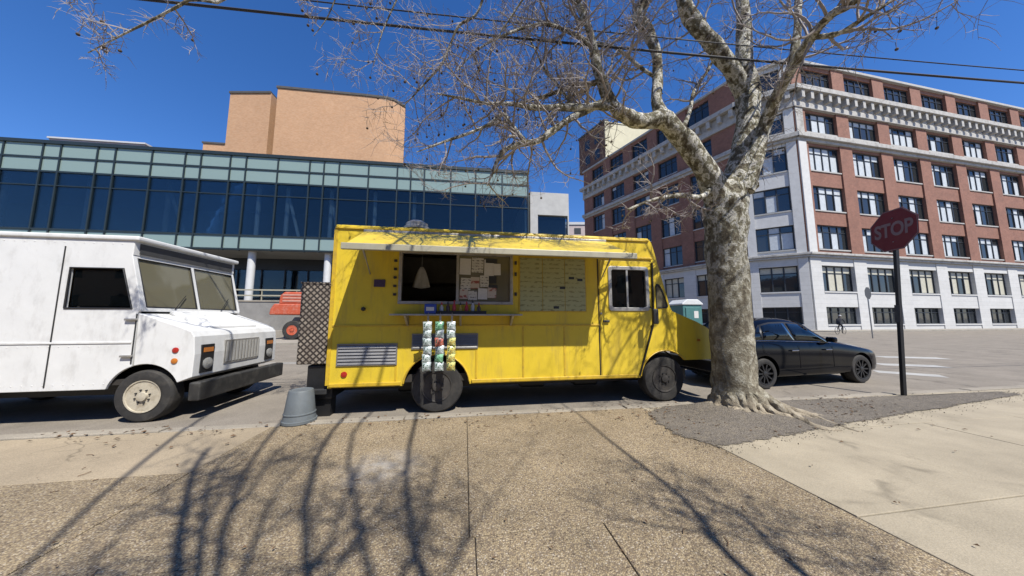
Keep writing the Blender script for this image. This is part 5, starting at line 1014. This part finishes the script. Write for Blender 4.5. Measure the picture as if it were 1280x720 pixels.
def skin(name, verts, edges, mat, parent, root=0, sub=2):
    me = bpy.data.meshes.new(name); me.from_pydata([v[:3] for v in verts], edges, []); o = bpy.data.objects.new(name, me); COL.objects.link(o)
    m = o.modifiers.new('k', 'SKIN'); sv = me.skin_vertices[0].data
    for i, v in enumerate(verts): sv[i].radius = (v[3], v[3] if len(v) < 5 else v[4])
    sv[root].use_root = True; s = o.modifiers.new('s', 'SUBSURF'); s.levels = sub; s.render_levels = sub
    d2 = bpy.data.meshes.new_from_object(o.evaluated_get(bpy.context.evaluated_depsgraph_get())); bpy.data.objects.remove(o)
    d2.materials.clear(); d2.materials.append(mt(mat)); d2.polygons.foreach_set('use_smooth', [True] * len(d2.polygons)); r = bpy.data.objects.new(name, d2); COL.objects.link(r); r.parent = parent; return r
M('dark_cloth', (.03, .032, .04), .9, 0, .3, 8); M('skin_tone', (.35, .22, .16), .6); M('helmet', (.5, .5, .5), .4); M('denim', (.04, .05, .08), .9, 0, .2, 8)
V = [(-.24, 0, 1.04, .15), (-.14, 0, 1.25, .15, .13), (.0, 0, 1.45, .17, .12), (.07, 0, 1.55, .07), (.10, 0, 1.60, .055),
     (-.2, -.1, 1.0, .09), (.14, -.11, .78, .07), (.04, -.1, .4, .05), (.02, -.1, .22, .042), (.14, -.1, .18, .035), (-.2, .1, 1.0, .09), (.2, .11, .98, .07), (-.1, .1, .64, .05), (-.22, .1, .52, .042), (-.1, .1, .48, .035),
     (.02, -.2, 1.46, .06), (.16, -.26, 1.24, .045), (.34, -.23, 1.08, .036), (.02, .2, 1.46, .06), (.16, .26, 1.24, .045), (.34, .23, 1.08, .036)]
E_ = [(0, 1), (1, 2), (2, 3), (3, 4), (0, 5), (5, 6), (6, 7), (7, 8), (8, 9), (0, 10), (10, 11), (11, 12), (12, 13), (13, 14), (2, 15), (15, 16), (16, 17), (2, 18), (18, 19), (19, 20)]
skin('body', V, E_, 'dark_cloth', pr)
skin('head', [(.10, 0, 1.60, .05), (.14, 0, 1.68, .075, .07), (.15, 0, 1.75, .085, .08), (.14, 0, 1.81, .06)], [(0, 1), (1, 2), (2, 3)], 'skin_tone', pr)
MB().lathe([(.11, 0), (.115, .03), (.10, .08), (.05, .12), (.005, .125)], (.14, 0, 1.745), (.12, 0, 1), 18).build('helmet', 'helmet', pr, smooth=50)
for y in (-.235, .235): skin('hand', [(.33, y, 1.08, .028), (.37, y, 1.05, .032, .02), (.40, y, 1.03, .02)], [(0, 1), (1, 2)], 'skin_tone', pr, 0, 1)

# ------------------------------------------------------------------ leaf litter and twigs on the ground
RL = random.Random(5); mb = MB()
def leaf(p, q, s):
    c = PQ(p, q, .012 + RL.uniform(0, .008)); a = RL.uniform(0, 6.3); u = Vector((math.cos(a), math.sin(a), RL.uniform(-.25, .25))) * s; v = Vector((-math.sin(a), math.cos(a), RL.uniform(-.3, .3))) * s * .6
    mb.add([c - u, c - v + Vector((0, 0, .006)), c + u, c + v + Vector((0, 0, .01))], [(0, 1, 2), (0, 2, 3)])
for k in range(230): leaf(RL.uniform(-5, 8), -.12 - abs(RL.gauss(0, .28)), RL.uniform(.012, .035))
for k in range(380): leaf(tp + RL.gauss(.2, 1.0), min(-.33, tq - abs(RL.gauss(0, .5))), RL.uniform(.012, .03))
for k in range(70): leaf(RL.uniform(-4, 4), RL.uniform(-3.6, -.3), RL.uniform(.008, .02))
for k in range(40):
    c = PQ(RL.uniform(-4, 3.2), RL.uniform(-3.2, -.2), .008); a = RL.uniform(0, 6.3); l = RL.uniform(.03, .10); d = Vector((math.cos(a), math.sin(a), 0)) * l
    mb.tube([c, c + d * .5 + Vector((-d.y, d.x, 0)) * .15, c + d], .003, 4)
o = mb.build('leaf_litter', 'leaf'); o['kind'] = 'stuff'; o['label'] = 'dry brown leaf scraps and twigs along the kerb and round the tree'; o['category'] = 'leaf litter'

# ------------------------------------------------------------------ one even calibration of every surface's albedo to the exposure above
ALBEDO = .70
for m in bpy.data.materials:
    t = m.node_tree
    for b in [n for n in t.nodes if n.type == 'BSDF_PRINCIPLED']:
        s = b.inputs['Base Color']
        if s.is_linked:
            src = s.links[0].from_socket; v = t.nodes.new('ShaderNodeVectorMath'); v.operation = 'SCALE'; v.inputs['Scale'].default_value = ALBEDO
            t.links.new(src, v.inputs[0]); t.links.new(v.outputs[0], s)
